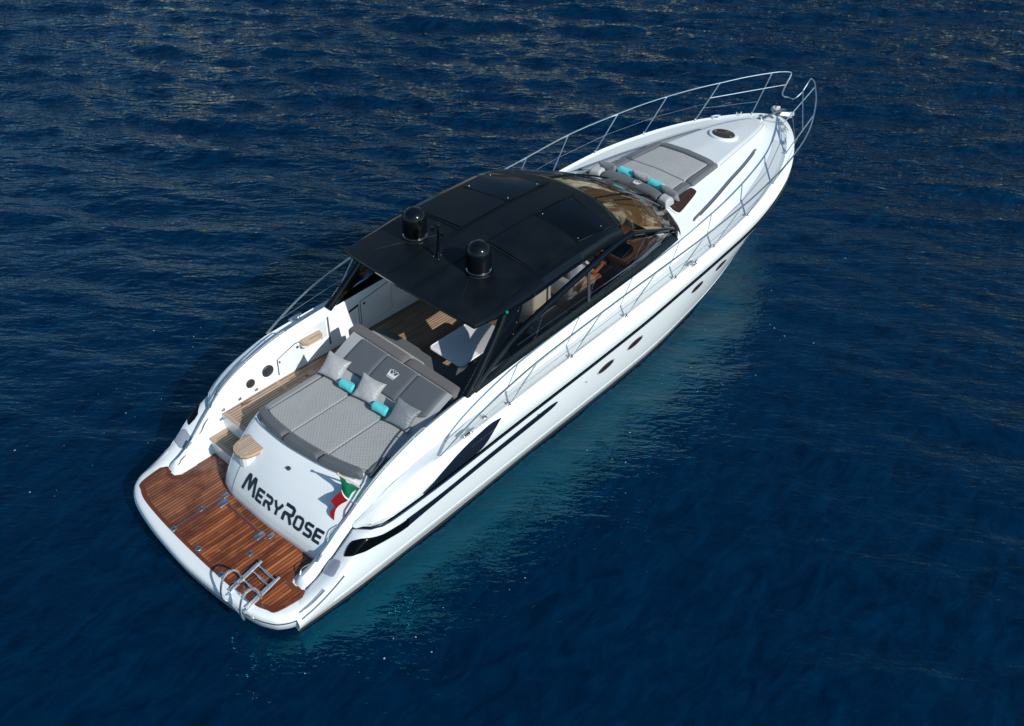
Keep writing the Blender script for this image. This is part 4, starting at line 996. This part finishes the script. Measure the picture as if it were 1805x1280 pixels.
# arch legs, window frames, glass
wfz = T((4.05, 1.88), (4.5, 2.12), (5.2, 2.40), (6.34, 2.64), (7.2, 2.79), (7.78, 2.87), (8.15, 2.88))
cb = lambda x: W15.z(x) - .01
for sd in (-1, 1):
    yb = lambda x: W2.y(x) + .015
    # rear strut (tube) and panel of the arch
    P = spline([(4.00, sd * 1.655, 1.89), (4.28, sd * 1.63, 2.12), (4.60, sd * 1.585, 2.42), (4.90, sd * 1.545, 2.74), (5.02, sd * 1.51, 2.90)], 6)
    arch = MB().tube(P, [.075 - .02 * i / len(P) for i in range(len(P))], 12).build('arch_leg', BLACKG, Y)
    top_ = [(4.95, 2.88), (5.45, 2.93)]; prof_f = [(4.06, 1.93), (4.62, 2.16), (5.02, 2.36), (5.22, 2.48), (5.34, 2.66), (5.47, 2.93)]; prof_r = [(4.02, 1.92), (4.25, 2.12), (4.48, 2.32), (4.62, 2.46), (4.80, 2.66), (4.98, 2.90)]
    def ya(z): return 1.655 - (z - 1.9) * .14
    PF = spline([(a, 0, b) for a, b in prof_f], 4); PR = spline([(a, 0, b) for a, b in prof_r], 4)
    mb = MB(); mb.grid([[Vector((p.x, sd * ya(p.z), p.z)), Vector(((p.x + q.x) / 2, sd * (ya((p.z + q.z) / 2) + .02), (p.z + q.z) / 2)), Vector((q.x, sd * ya(q.z), q.z))] for p, q in zip(PF, PR)])
    mb.grid([[Vector((p.x, sd * (ya(p.z) - .05), p.z)), Vector((q.x, sd * (ya(q.z) - .05), q.z))] for p, q in zip(PF, PR)])
    mb.grid([[Vector((p.x, sd * ya(p.z), p.z)), Vector((p.x, sd * (ya(p.z) - .05), p.z))] for p in PF]); mb.build('arch_panel', BLACKG, arch)
    mb = MB()
    for a, b in ((5.28, 2.78), (5.22, 2.60), (5.12, 2.44)): mb.lathe([(0, .012), (.011, .008), (.014, 0)], Vector((a, sd * (ya(b) + .022), b)), 8, Matrix.Rotation(radians(90 * -sd), 3, 'X') if False else Matrix.Rotation(radians(-90 * sd), 3, 'X'))
    mb.build('arch_bolt', STEEL, arch)
    MB().lathe([(0, .01), (.02, .02), (.07, .004), (.085, .02), (.095, 0)], Vector((4.75, sd * (ya(2.45) - .055), 2.45)), 24, Matrix.Rotation(radians(90 * sd), 3, 'X')).build('arch_speaker', SPK, arch)
    # long window frame tube from the leg foot to the windscreen top
    P = [Vector((x, sd * (1.665 - (wfz(x) - 1.9) * .10), wfz(x))) for x in np.linspace(4.05, 8.15, 40)]
    fr = MB().tube(P, .058, 10).build('window_frame', BLACKG, Y)
    # side glass between the frame and the coaming
    G = []
    for x in np.linspace(5.0, 9.55, 40):
        zt_ = wfz(x) - .03 if x < 8.1 else 2.85 + (x - 8.1) / 1.45 * (2.26 - 2.85); zb = cb(x) + .02; zt_ = max(zt_, zb + .01)
        yt = 1.665 - (zt_ - 1.9) * .10; yb_ = W15.y(x) + .0
        if x > 9: yt = yt - (x - 9) * .18
        G.append([Vector((x, sd * (yb_ * (1 - k / 5) + yt * k / 5), zb * (1 - k / 5) + zt_ * k / 5)) for k in range(6)])
    MB().grid(G).build('side_window', GLASSS, fr)
    # black sill band between glass and coaming
    G = []
    for x in np.linspace(4.15, 9.62, 60):
        h_ = .10 * min(1, (x - 4.1) / .9) + .02; z0_ = W1.z(x) - .02; y0_ = W1.y(x) - .005
        G.append([Vector((x, sd * (y0_ - .0), z0_ + .00)), Vector((x, sd * (y0_ - .015), z0_ + .05)), Vector((x, sd * (W15.y(x) + .01), W15.z(x) + .02 + h_ * .5)), Vector((x, sd * (W15.y(x) - .02), W15.z(x) + h_)), Vector((x, sd * (W2.y(x) - .03), W2.z(x) + h_ * .6)), Vector((x, sd * (W2.y(x) - .03), W2.z(x) - .02))])
    MB().grid(G).build('window_sill', BLACKG, fr)
    MB().tube([Vector((6.95, sd * 1.60, wfz(6.95) - .04)), Vector((6.95, sd * 1.64, cb(6.95) + .10))], .020, 6, flat=1.6).build('window_mullion', SPK, fr)
    mb = MB(); mb.tube([Vector((x, sd * (1.655 - .1 * .42), cb(x) + .20 + .0 * x)) for x in np.linspace(5.2, 9.0, 20)], .008, 5); mb.tube([Vector((9.0, sd * 1.60, cb(9.) + .20)), Vector((9.25, sd * 1.54, 2.42)), Vector((8.6, sd * 1.60, 2.60))], .008, 5); mb.build('window_trim', STEELB, fr)
    MB().tube([Vector((8.15, sd * 1.56, 2.88)), Vector((8.7, sd * 1.555, 2.66)), Vector((9.2, sd * 1.52, 2.45)), Vector((9.58, sd * 1.45, 2.27))], .045, 10).build('windscreen_pillar', BLACKG, fr)

# windscreen
wb = T((0, 10.32), (.4, 10.27), (.8, 10.10), (1.1, 9.92), (1.35, 9.72), (1.48, 9.55))
def wsp(u, v, off=0.0):
    """u 0 roof edge .. 1 base; v -1..1"""
    a = roofp(1, v) + Vector((.06 + .03 * cos(v * pi / 2), 0, -.055)); y = 1.47 * v; b = Vector((wb(abs(y)), y, 2.275 + .03 * (1 - v * v)))
    a = Vector((a.x, 1.55 * v, a.z)); p = a.lerp(b, u); p.z += .075 * sin(u * pi); return p + Vector((0, 0, off))
mb = MB(); mb.grid([[wsp(i / 20, -1 + 2 * j / 40) for j in range(41)] for i in range(21)]); ws = mb.build('windscreen', GLASSW, Y)
# gloss surround at the base and sides
mb = MB(); G = []
for j in range(41):
    v = -1 + 2 * j / 40; p = wsp(1, v); q = wsp(.955, v); d = Vector((.09 + .05 * (1 - abs(v)), .13 * v * abs(v) ** 3, 0))
    G.append([q + Vector((0, 0, .006)), p + Vector((0, 0, .012)), p + d * .5 + Vector((0, 0, -.005)), p + d + Vector((0, 0, -.06)), p + d + Vector((.0, 0, -.14))])
mb.grid(G); mb.build('windscreen_surround', BLACKG, ws)
for v in (-.35, .35): MB().tube([wsp(u, v, .004) for u in np.linspace(0, 1, 12)], .022, 6, flat=.4).build('windscreen_mullion', BLACKG, ws)
for v0, v1 in ((.16, -.02), (-.62, -.30)):
    mb = MB(); P = [wsp(.93 - .50 * t, v0 + (v1 - v0) * t, .045) for t in np.linspace(0, 1, 8)]; mb.tube(P, .009, 6); mb.tube([p + Vector((.01, .035, 0)) for p in P[:6]], .006, 6)
    wp = mb.build('wiper', STEELB, ws); MB().tube([P[-1] + Vector((-.0, -.25, -.025)), P[-1] + Vector((0, .25, -.025))], .008, 6).build('wiper_blade', TOUR, wp)
    MB().box(wsp(.96, v0, .03), (.07, .07, .06), .015).build('wiper_motor', TOUR, wp)

# ---- foredeck details
oh = MB(); c_ = Vector((13.50, 0, zdeck(13.5, 0)))
def oval(cx_, a, b, z0_, z1_, n=36):
    return [(cx_ + a * cos(2 * pi * k / n), b * sin(2 * pi * k / n)) for k in range(n)]
tilt = Matrix.Translation((13.50, 0, c_.z)) @ Matrix.Rotation(radians(3.5), 4, 'Y')
fh = MB().prism(oval(0, .29, .32, 0, 0), -.03, .035, .018, M=tilt).build('foredeck_hatch', WHITE, deck)
gh = MB().prism(oval(0, .225, .255, 0, 0), .03, .043, .006, M=tilt).build('hatch_glass', GLASSH, fh)
mb = MB()
for s_ in (-1, 1): mb.lathe([(0, .012), (.014, .01), (.018, 0)], tilt @ Vector((-.02, s_ * .19, .042)), 10)
mb.build('hatch_knob', STEEL, fh)
# corner windows beside the sunpad
for sd in (-1, 1):
    fo = [(p.x, p.y) for p in spline([(10.34, .85, 0), (10.24, .90, 0), (10.20, 1.02, 0), (10.22, 1.13, 0), (10.30, 1.155, 0), (10.65, 1.08, 0), (11.02, .99, 0), (11.10, .94, 0), (11.09, .86, 0), (11.0, .83, 0), (10.7, .835, 0)], 3, closed=True)]
    def fp(pl, off):
        return [Vector((x, sd * y, zdeck(x, y) + off)) for x, y in pl]
    def ring_patch(pl, off, name, mt, parent, down=.03):
        D = []
        for i in range(len(pl)):
            a = pl[i]; b = pl[(i + 1) % len(pl)]
            for k in range(6): D.append((a[0] + (b[0] - a[0]) * k / 6, a[1] + (b[1] - a[1]) * k / 6))
        cx_ = sum(p[0] for p in D) / len(D); cy_ = sum(p[1] for p in D) / len(D); G = []
        for f in (0.02, .3, .6, .85, 1.0): G.append([Vector((cx_ + (x - cx_) * f, sd * (cy_ + (y - cy_) * f), zdeck(cx_ + (x - cx_) * f, cy_ + (y - cy_) * f) + off)) for x, y in D])
        G.append([p - Vector((0, 0, down)) for p in G[-1]]); return MB().grid(G, closev=True).build(name, mt, parent)
    q = ring_patch([((x - 10.65) * 1.09 + 10.65, (y - .99) * 1.25 + .99) for x, y in fo], .022, 'deck_window', WHITE, deck, .06)
    ring_patch(fo, .028, 'window_glass', GLASSH, q, .012)
    # grab rails along the trunk
    P = [Vector((x, sd * y, zdeck(x, y) + .006)) for x, y in [(x, gr.y(x) * .62 + gr2.y(x) * .38) for x in np.linspace(10.32, 13.75, 40)]]
    P[0].z -= .025; P[-1].z -= .025
    MB().tube(P, .024, 8, flat=1.0).build('trunk_grab_rail', GREYR, deck)
    MB().tube([p + Vector((0, sd * .026, -.010)) for p in P[3:-2]], .012, 6).build('grab_rail_shadow', BLACKG, deck)  # black strip standing in for the shadow along the rail's lower side
# foredeck sunpad
def fz(x, y): return zdeck(x, abs(y))
def fpad(xa, xb, ya0, ya1, yb0, yb1, name, mt, th, p=16, nu=24, nv=24, lift=.0):
    def fn(u, v):
        x = xa + (xb - xa) * u; a = ya0 + (ya1 - ya0) * u; b = yb0 + (yb1 - yb0) * u; y = a + (b - a) * v; return Vector((x, y, fz(x, min(abs(y), gs2.y(x) - .03)) + .02 + lift))
    return MB().cushion(fn, th, p=p, nu=nu, nv=nv, N=(0, 0, 1), th0=.05).build(name, mt, Y)
fpad(10.50, 11.10, .70, .66, -.70, -.66, 'foredeck_sunpad_cushion', QUILT, .065, 30)
fpad(11.115, 12.02, .66, .60, -.66, -.60, 'foredeck_sunpad_cushion', QUILT, .065, 30)
for s_ in (1, -1):
    fpad(10.36, 11.10, s_ * .85, s_ * .81, s_ * .70, s_ * .66, 'foredeck_side_bolster', MGREY, .085, 9, 24, 10)
    fpad(11.115, 12.20, s_ * .83, s_ * .72, s_ * .655, s_ * .62, 'foredeck_side_bolster', MGREY, .085, 7, 24, 10)
fpad(12.02, 12.20, .62, .66, -.62, -.66, 'foredeck_front_bolster', MGREY, .09, 8, 12, 24)
# headrest bolster
def fh_(y0_, y1_, name, mt, parent=Y):
    def fn(u, v):
        y = y0_ + (y1_ - y0_) * v; bow_ = .17 * (1 - (y / .95) ** 2); x = 10.08 + .27 * u + bow_ * .55; return Vector((x, y, 2.32 + .05 * sin(u * pi)))
    return MB().cushion(fn, .085, p=7, nu=16, nv=20, N=(-.12, 0, .99), th0=.12).build(name, mt, parent)
h1 = fh_(.70, -.70, 'foredeck_headrest', MGREY); fh_(.94, .712, 'headrest_end', LGREY, h1); fh_(-.712, -.94, 'headrest_end', LGREY, h1)
def eb2(a, b):
    y = -a * .15; x = 10.25 + b * .18; return Vector((x + .02, y - .12, 2.462 + .0 * a))
emblem(eb2, 'crown_emblem', h1)

# windlass, anchor, cleats, chocks
wl = MB().lathe([(0, .11), (.045, .105), (.05, .08), (.035, .06), (.07, .03), (.085, .01), (.09, 0)], (15.10, .03, 2.05), 20).build('windlass', STEELB, deck)
MB().box((15.28, .02, 2.045), (.20, .09, .04), .012).build('chain_stopper', STEELB, wl)
for dx, dy in ((-.17, .06), (-.17, -.08)): MB().lathe([(0, .02), (.03, .016), (.035, 0)], (15.02 + dx, dy, 2.07), 14).build('foot_switch', TOUR, wl)
anc = MB().tube([(15.45, -.0, 2.03), (15.75, -.0, 2.02), (16.05, -.0, 1.98), (16.22, -.0, 1.90)], [.022, .03, .035, .03], 8).build('anchor_shank', STEELB, deck)
for s_ in (-1, 1):
    G = []
    for i in range(9):
        t = i / 8; w = .16 * sin(pi * min(1, .15 + t * .85)) ** .8; c0 = Vector((15.80 + .46 * t, s_ * (.05 + .17 * sin(t * 2.4)), 1.99 + .02 * sin(t * 3) - .10 * t)); row = []
        for k in range(7):
            q = -1 + 2 * k / 6; row.append(c0 + Vector((0, s_ * w * .5 * q, .09 * (1 - q * q) - .05 + .05 * q)))
        G.append(row)
    mb = MB().grid(G); mb.grid([[p - Vector((0, 0, .035)) for p in r] for r in G]); mb.build('anchor_fluke', PALEM, anc)
MB().box((15.72, 0, 1.96), (.5, .17, .05), .015).build('bow_roller', STEELB, deck)
# chain lead line across the bow
MB().tube(spline([(15.15, -.05, 2.05), (15.3, -.25, 2.02), (15.35, -.42, 2.01), (15.25, -.62, 1.96)], 6), .008, 5).build('anchor_line', ROPE, deck)
MB().tube([(16.02, -.12, 1.9), (16.0, -.14, 1.2), (15.98, -.15, .4)], .005, 4).build('snubber_line', ROPE, deck)
def cleat(x, y, z, ang=0, L=.24):
    Rz = Matrix.Rotation(ang, 3, 'Z'); mb = MB(); mb.tube([Vector((x, y, z + .055)) + Rz @ Vector((t * L / 2, 0, .01 * (1 - abs(t)))) for t in (-1, -.7, 0, .7, 1)], [.010, .016, .018, .016, .010], 8)
    for t in (-.25, .25): mb.tube([Vector((x, y, z)) + Rz @ Vector((t * L, 0, 0)), Vector((x, y, z + .055)) + Rz @ Vector((t * L, 0, 0))], .014, 8)
    mb.box((x, y, z + .004), (L * .7, .06, .012), .003, Rz); return mb.build('mooring_cleat', STEEL, deck)
for s_ in (-1, 1):
    cleat(14.62, s_ * .90, 1.975, -s_ * .55); cleat(9.50, s_ * 2.05, 1.80, 0); cleat(3.60, s_ * 2.09, 1.665, 0, .28)
    mb = MB()
    for k in (-1, 1): mb.tube([(15.12 + k * .05, s_ * (.60 - k * .03), 1.98), (15.12 + k * .05, s_ * (.60 - k * .03), 2.05)], .016, 8); mb.tube([(15.12 + k * .05, s_ * .53, 2.0), (15.12 + k * .05, s_ * .68, 1.985)], .010, 6)
    mb.build('bow_fairlead', STEEL, deck)
    MB().lathe([(0, .012), (.035, .014), (.045, .008), (.05, 0)], (4.05, s_ * 1.99, 1.66), 18).build('fuel_filler', STEELB, deck)
    # stern fairlead and chrome bars on the wings
    mb = MB(); mb.box(W15.at(1.02, s_) + Vector((-.0, 0, -.005)), (.14, .05, .05), .012, Matrix.Rotation(radians(-42), 3, 'Y')); mb.build('stern_fairlead', STEELB, coam)
    for xa, xb in ((1.22, 1.34), (.72, .80)):
        MB().tube(spline([W2.at(xa, s_) + Vector((0, -s_ * .0, -.01)), W2.at((xa + xb) / 2, s_) + Vector((0, -s_ * .03, .01)), W2.at(xb, s_) + Vector((0, -s_ * .03, .03)), W2.at(xb + .1, s_) + Vector((0, -s_ * .01, .0))], 5), .007, 6).build('wing_grab_bar', STEEL, coam)
    # coaming handrail
    P = [W15.at(x, s_) + Vector((0, -s_ * .01, .05)) for x in np.linspace(1.55, 3.15, 26)]; P[0] -= Vector((0, 0, .05)); P[-1] -= Vector((0, 0, .05))
    hr = MB().tube(P, .012, 8).build('coaming_handrail', STEEL, coam)
    for i in (3, 12, 21): MB().tube([P[i], P[i] + Vector((0, s_ * .0, -.055))], .009, 6).build('rail_foot', STEEL, hr)

# ---- guard rails
rt = Curve3([(3.02, 2.11, 1.66), (3.25, 2.125, 1.76), (3.8, 2.15, 1.98), (4.4, 2.165, 2.13), (5.0, 2.17, 2.23), (5.7, 2.175, 2.29), (6.6, 2.175, 2.335), (8, 2.175, 2.39), (9.4, 2.165, 2.43), (10.8, 2.13, 2.49), (12.2, 1.99, 2.51), (13.1, 1.84, 2.525),
             (13.8, 1.68, 2.53), (14.5, 1.46, 2.545), (15.12, 1.20, 2.565), (15.7, .92, 2.60), (16.2, .62, 2.63), (16.5, .42, 2.64), (16.65, .28, 2.64)])
posts = [(4.5, 5.07), (6.0, 6.62), (7.46, 8.1), (8.93, 9.6), (10.2, 10.85), (11.5, 12.33), (12.88, 13.75), (14.2, 15.12), (15.36, 16.3)]
for s_ in (-1, 1):
    gname = 'guard_rail'; rail = MB().tube([rt.at(x, s_) for x in np.linspace(3.02, 16.45, 110)] + spline([rt.at(16.45, s_), Vector((16.62, s_ * .30, 2.63)), Vector((16.63, s_ * .24, 2.58)), Vector((16.40, s_ * .22, 2.36)), Vector((16.22, s_ * .15, 2.24)), Vector((16.24, 0, 2.22))], 7)[1:], .0165, 8).build(gname, STEEL, Y)
    PP = []
    for xb_, xt_ in posts:
        a = gp.at(xb_, s_) + Vector((0, 0, -.01)) if xb_ < 15 else Vector((15.36, s_ * .40, 1.98)); b = rt.at(xt_, s_); MB().tube([a, b], .0125, 8).build('stanchion', STEEL, rail); PP.append((a, b))
        MB().lathe([(.018, .05), (.024, .012), (.034, .004), (.036, 0)], a, 12).build('stanchion_foot', STEEL, rail)
    m_ = [a.lerp(b, .55) for a, b in PP]
    wire = [rt.at(3.35, s_) + Vector((0, 0, -.02))] + [a.lerp(b, .45) for a, b in PP[:-1]]
    MB().tube(wire, .0045, 5).build('lifeline', STEELB, rail)
    sol = [PP[-2][0].lerp(PP[-2][1], .60), PP[-1][0].lerp(PP[-1][1], .62), Vector((16.42, s_ * .235, 2.40))]
    MB().tube(spline(sol, 6), .012, 8).build('mid_rail', STEEL, rail)
    MB().tube([PP[-2][0].lerp(PP[-2][1], .33), PP[-1][0].lerp(PP[-1][1], .30)], .006, 5).build('lifeline', STEELB, rail)

# name plate sized fixings on topsides
MB().box((5.1, -2.18, 1.12), (.02, .01, .02), .003).build('drain', STEELB, hull); MB().box((6.35, -2.165, 1.02), (.03, .012, .02), .003).build('drain', STEELB, hull)

# ================================================================== loose things
def pillow(loc, axes, w, h, t, m, label, group):
    """square pillow; axes = (right, up) vectors"""
    o_r, o_u = Vector(axes[0]).normalized(), Vector(axes[1]).normalized(); nrm = o_r.cross(o_u).normalized(); mb = MB(); n = 18
    sd_ = random.random() * 10
    for sg in (1, -1):
        G = []
        for i in range(n + 1):
            u = -1 + 2 * i / n; row = []
            for j in range(n + 1):
                v = -1 + 2 * j / n; X = u * (1 - .13 * (1 - v * v)); Yv = v * (1 - .13 * (1 - u * u)); th = (max(0, 1 - u * u) * max(0, 1 - v * v)) ** .42
                wr = 1 + .07 * sin(5 * u + sd_ + 3 * v) * (1 - th) + .05 * sin(9 * v * u + sd_)
                row.append(Vector((X * w / 2, Yv * h / 2, sg * th * t / 2 * wr)))
            G.append(row)
        mb.grid(G)
    Mt = Matrix((o_r, o_u, nrm)).transposed(); o = mb.build('pillow', m, None, weld=True, angle=80)
    o.matrix_world = Matrix.Translation(Vector(loc)) @ Mt.to_4x4(); tag(o, label, 'pillow', group); return o
def towel(loc, axis, L, r, label, group):
    a = Vector(axis).normalized(); b = Vector((0, 0, 1)); c = a.cross(b).normalized(); b = c.cross(a); mb = MB(); G = []
    for i in range(17):
        t = -1 + 2 * i / 16; e = max(0, 1 - abs(t) ** 14) ** .35; row = []
        for k in range(28):
            an = 2 * pi * k / 28; rr = r * (.80 + .20 * e) * (1 + .03 * sin(3 * an + 4 * t) + .02 * sin(7 * an - 6 * t)); row.append(a * (t * L / 2) + (b * sin(an) + c * cos(an)) * rr)
        G.append(row)
    mb.grid(G, closev=True)
    for end in (-1, 1):   # rolled spiral at each end
        P = []
        for k in range(60):
            an = k * .36; rr = r * .82 * (1 - k / 64); P.append(a * (end * (L / 2 - .004)) + (b * sin(an) + c * cos(an)) * rr)
        mb.tube(P, r * .075, 5)
        mb.add([a * (end * L / 2 * .99) + (b * sin(2 * pi * k / 28) + c * cos(2 * pi * k / 28)) * r * .8 for k in range(28)], [tuple(range(28))])
    o = mb.build('rolled_towel', TURQ, None, angle=60); o.location = loc; tag(o, label, 'towel', group); return o
# aft sunpad, against the backrest (backrest leans forward-up)
ga = 'pillows and towels on the aft sunpad'
up_a = (.55, 0, .80)
pillow((3.18, .49, 1.755), ((.12, -.95, -.18), (.62, .1, .62)), .45, .42, .17, PILL, 'light silver pillow nearest the port side of the aft sunpad, left of both towels there', ga)
pillow((3.20, -.33, 1.755), ((.12, -.95, -.18), (.62, .1, .62)), .45, .42, .17, PILL, 'light silver pillow lying between the two turquoise towels of the aft sunpad', ga)
pillow((3.17, -1.15, 1.75), ((.10, -.95, -.22), (.62, .05, .62)), .44, .42, .16, PILD, 'darker slate grey pillow on the aft sunpad below the plain right back panel', ga)
towel((3.10, .07, 1.665), (.10, -1, -.02), .30, .078, 'rolled turquoise towel on the aft sunpad between the two light silver pillows', ga)
towel((3.10, -.72, 1.665), (.10, -1, -.02), .30, .078, 'rolled turquoise towel on the aft sunpad beside the darker slate pillow', ga)
gf = 'pillows and towels on the foredeck sunpad'
pillow((10.40, .70, 2.44), ((.1, -1, .06), (-.55, .0, .8)), .42, .25, .17, PILD, 'dark grey foredeck pillow at the port end of the headrest, farthest from the camera', gf)
pillow((10.50, -.06, 2.455), ((.1, -1, -.08), (-.55, .0, .8)), .42, .25, .17, PILL, 'silver grey foredeck pillow between the two turquoise towels', gf)
pillow((10.40, -.79, 2.43), ((-.16, -1, -.05), (-.55, .0, .8)), .46, .25, .17, PILD, 'dark grey foredeck pillow at the starboard end of the headrest beside the corner window', gf)
towel((10.49, .32, 2.425), (.05, -1, 0), .36, .085, 'rolled turquoise towel on the foredeck sunpad, the one farther from the starboard rail', gf)
towel((10.48, -.42, 2.425), (-.08, -1, 0), .36, .085, 'rolled turquoise towel on the foredeck sunpad, the one nearer the starboard rail', gf)

# ensign on its staff at the starboard quarter
fl = empty('ensign', (1.98, -1.56, 1.36)); tag(fl, 'green white and red ensign hanging from a short staff at the stern', 'flag')
L0 = Vector((1.98, -1.56, 1.36))
mb = MB().tube([Vector((2.02, -1.565, 1.30)) - L0, Vector((1.65, -1.51, 1.90)) - L0], .014, 8); mb.lathe([(0, .03), (.02, .02), (.02, 0)], Vector((1.648, -1.51, 1.90)) - L0, 10); mb.build('staff', STAFF, fl)
MB().lathe([(.022, .06), (.022, 0), (.035, -.01)], Vector((2.01, -1.563, 1.30)) - L0, 12).build('staff_socket', STEELB, fl)
hoA = Vector((1.675, -1.515, 1.85)); hoB = Vector((1.92, -1.55, 1.45))
s0 = spline([(1.66, -1.51, 1.85), (1.67, -1.51, 1.70), (1.69, -1.50, 1.56), (1.68, -1.51, 1.49), (1.60, -1.50, 1.49), (1.49, -1.50, 1.48)], 8)
s1 = spline([(1.93, -1.55, 1.38), (1.87, -1.53, 1.25), (1.80, -1.51, 1.16), (1.73, -1.50, 1.11), (1.63, -1.49, 1.05), (1.45, -1.49, 1.02)], 8)
NT = len(s0)
def flagpt(i, j):
    v = j / 14; p = s0[i].lerp(s1[i], v); t = i / (NT - 1)
    return p + Vector((.02 * sin(v * 9 + t * 5), .045 * sin(v * 8.5 + t * 3) * min(1, t * 4 + .1), .0)) - L0
for nm, a, b, mt in (('green_band', 0, 18, FG), ('white_band', 18, 22, FWH), ('red_band', 22, NT - 1, FR)):
    G = [[flagpt(i, j) for j in range(15)] for i in range(a, b + 1)]
    mb = MB().grid(G); o = mb.build(nm, mt, fl, angle=80); 

# helmsman sitting at the wheel
def person():
    root = Vector((7.50, -.86, 1.82))
    J = {'pelvis': (0, 0, .03), 'waist': (.02, 0, .20), 'chest': (.05, 0, .42), 'neckb': (.04, 0, .56), 'neck': (.06, 0, .63), 'head': (.085, 0, .76), 'crown': (.08, 0, .86)}
    for s_, n in ((1, 'l'), (-1, 'r')):
        J['sh' + n] = (.04, s_ * .19, .50); J['el' + n] = (.22, s_ * .27, .26); J['wr' + n] = (.50, s_ * .20, .22); J['ha' + n] = (.58, s_ * .18, .24)
        J['hp' + n] = (.04, s_ * .10, .0); J['kn' + n] = (.50, s_ * .17, .03); J['an' + n] = (.62, s_ * .17, -.40); J['he' + n] = (.58, s_ * .17, -.47); J['to' + n] = (.80, s_ * .19, -.50)
    Rr = {'pelvis': .15, 'waist': .135, 'chest': .155, 'neckb': .085, 'neck': .055, 'head': .10, 'crown': .06}
    for n in 'lr': Rr.update({'sh' + n: .07, 'el' + n: .045, 'wr' + n: .03, 'ha' + n: .035, 'hp' + n: .10, 'kn' + n: .062, 'an' + n: .04, 'he' + n: .04, 'to' + n: .03})
    Ed = [('pelvis', 'waist'), ('waist', 'chest'), ('chest', 'neckb'), ('neckb', 'neck'), ('neck', 'head'), ('head', 'crown')]
    for n in 'lr': Ed += [('chest', 'sh' + n), ('sh' + n, 'el' + n), ('el' + n, 'wr' + n), ('wr' + n, 'ha' + n), ('pelvis', 'hp' + n), ('hp' + n, 'kn' + n), ('kn' + n, 'an' + n), ('an' + n, 'he' + n), ('he' + n, 'to' + n)]
    def skin(names, edges, name, m, parent, grow=1.0, extra=0.0, rootv=None):
        idx = {n: i for i, n in enumerate(names)}
        me = bpy.data.meshes.new(name); me.from_pydata([Vector(J[n]) for n in names], [(idx[a], idx[b]) for a, b in edges], [])
        o = bpy.data.objects.new(name, me); COL.objects.link(o); sk = o.modifiers.new('skin', 'SKIN'); sk.use_smooth_shade = True
        for i, n in enumerate(names):
            me.skin_vertices[0].data[i].radius = (Rr[n] * grow + extra,) * 2; me.skin_vertices[0].data[i].use_root = (n == (rootv or names[0]))
        sb = o.modifiers.new('sub', 'SUBSURF'); sb.levels = 2; sb.render_levels = 2
        dg = bpy.context.evaluated_depsgraph_get(); ev = o.evaluated_get(dg); nm = bpy.data.meshes.new_from_object(ev); bpy.data.objects.remove(o)
        nm.materials.clear(); nm.materials.append(m)
        for p in nm.polygons: p.use_smooth = True
        o = bpy.data.objects.new(name, nm); COL.objects.link(o)
        if parent: o.parent = parent
        return o
    # fingers on each hand
    body = skin(list(J), Ed, 'person', SKIN, None)
    for n, s_ in (('l', 1), ('r', -1)):
        h = Vector(J['ha' + n])
        for k in range(4):
            y = h.y + (k - 1.5) * .019; L_ = (.070, .080, .075, .060)[k]
            P = [Vector((h.x, y, h.z)), Vector((h.x + L_ * .55, y, h.z + .02)), Vector((h.x + L_ * .8, y, h.z - .015)), Vector((h.x + L_ * .6, y, h.z - .04))]
            for q in P: pass
            MB().tube(P, [.010, .009, .009, .007], 8).build('finger', SKIN, body)
        MB().tube([h + Vector((-.01, -s_ * .03, 0)), h + Vector((.02, -s_ * .055, .01)), h + Vector((.05, -s_ * .05, -.01))], [.012, .011, .008], 8).build('thumb', SKIN, body)
    body.location = root; tag(body, 'person in a pale lilac shirt and beige shorts seated at the helm', 'person')
    for n in 'lr': J['elx' + n] = tuple(Vector(J['sh' + n]).lerp(Vector(J['el' + n]), .75)); Rr['elx' + n] = .055; J['knx' + n] = tuple(Vector(J['hp' + n]).lerp(Vector(J['kn' + n]), .80)); Rr['knx' + n] = .085
    skin(['waist', 'pelvis', 'chest', 'neckb', 'shl', 'shr', 'elxl', 'elxr'], [('pelvis', 'waist'), ('waist', 'chest'), ('chest', 'neckb'), ('chest', 'shl'), ('chest', 'shr'), ('shl', 'elxl'), ('shr', 'elxr')], 'shirt', SHIRT, body, 1.0, .018)
    skin(['pelvis', 'hpl', 'hpr', 'knxl', 'knxr'], [('pelvis', 'hpl'), ('pelvis', 'hpr'), ('hpl', 'knxl'), ('hpr', 'knxr')], 'shorts', SHORT, body, 1.0, .022)
    mb = MB(); hc = Vector(J['head'])
    mb.lathe([(0, .115), (.05, .108), (.09, .075), (.108, .02), (.105, -.03)], hc + Vector((-.015, 0, .02)), 20); mb.build('hair', HAIR, body)
    mb = MB()
    for s_ in (-1, 1): mb.lathe([(0, .012), (.012, .006), (.014, 0)], hc + Vector((.095, s_ * .035, .01)), 10, Matrix.Rotation(radians(90), 3, 'Y'))
    mb.build('eye', HAIR, body)
    MB().tube([hc + Vector((.095, 0, .01)), hc + Vector((.125, 0, -.02)), hc + Vector((.10, 0, -.028))], [.008, .014, .012], 8).build('nose', SKIN, body)
    MB().tube([hc + Vector((.092, .025, -.055)), hc + Vector((.102, 0, -.055)), hc + Vector((.092, -.025, -.055))], .006, 6).build('mouth', FR, body)
    for s_ in (-1, 1): MB().lathe([(0, .01), (.018, .008), (.025, 0)], hc + Vector((0, s_ * .098, .0)), 10, Matrix.Rotation(radians(-90 * s_), 3, 'X')).build('ear', SKIN, body)
person()
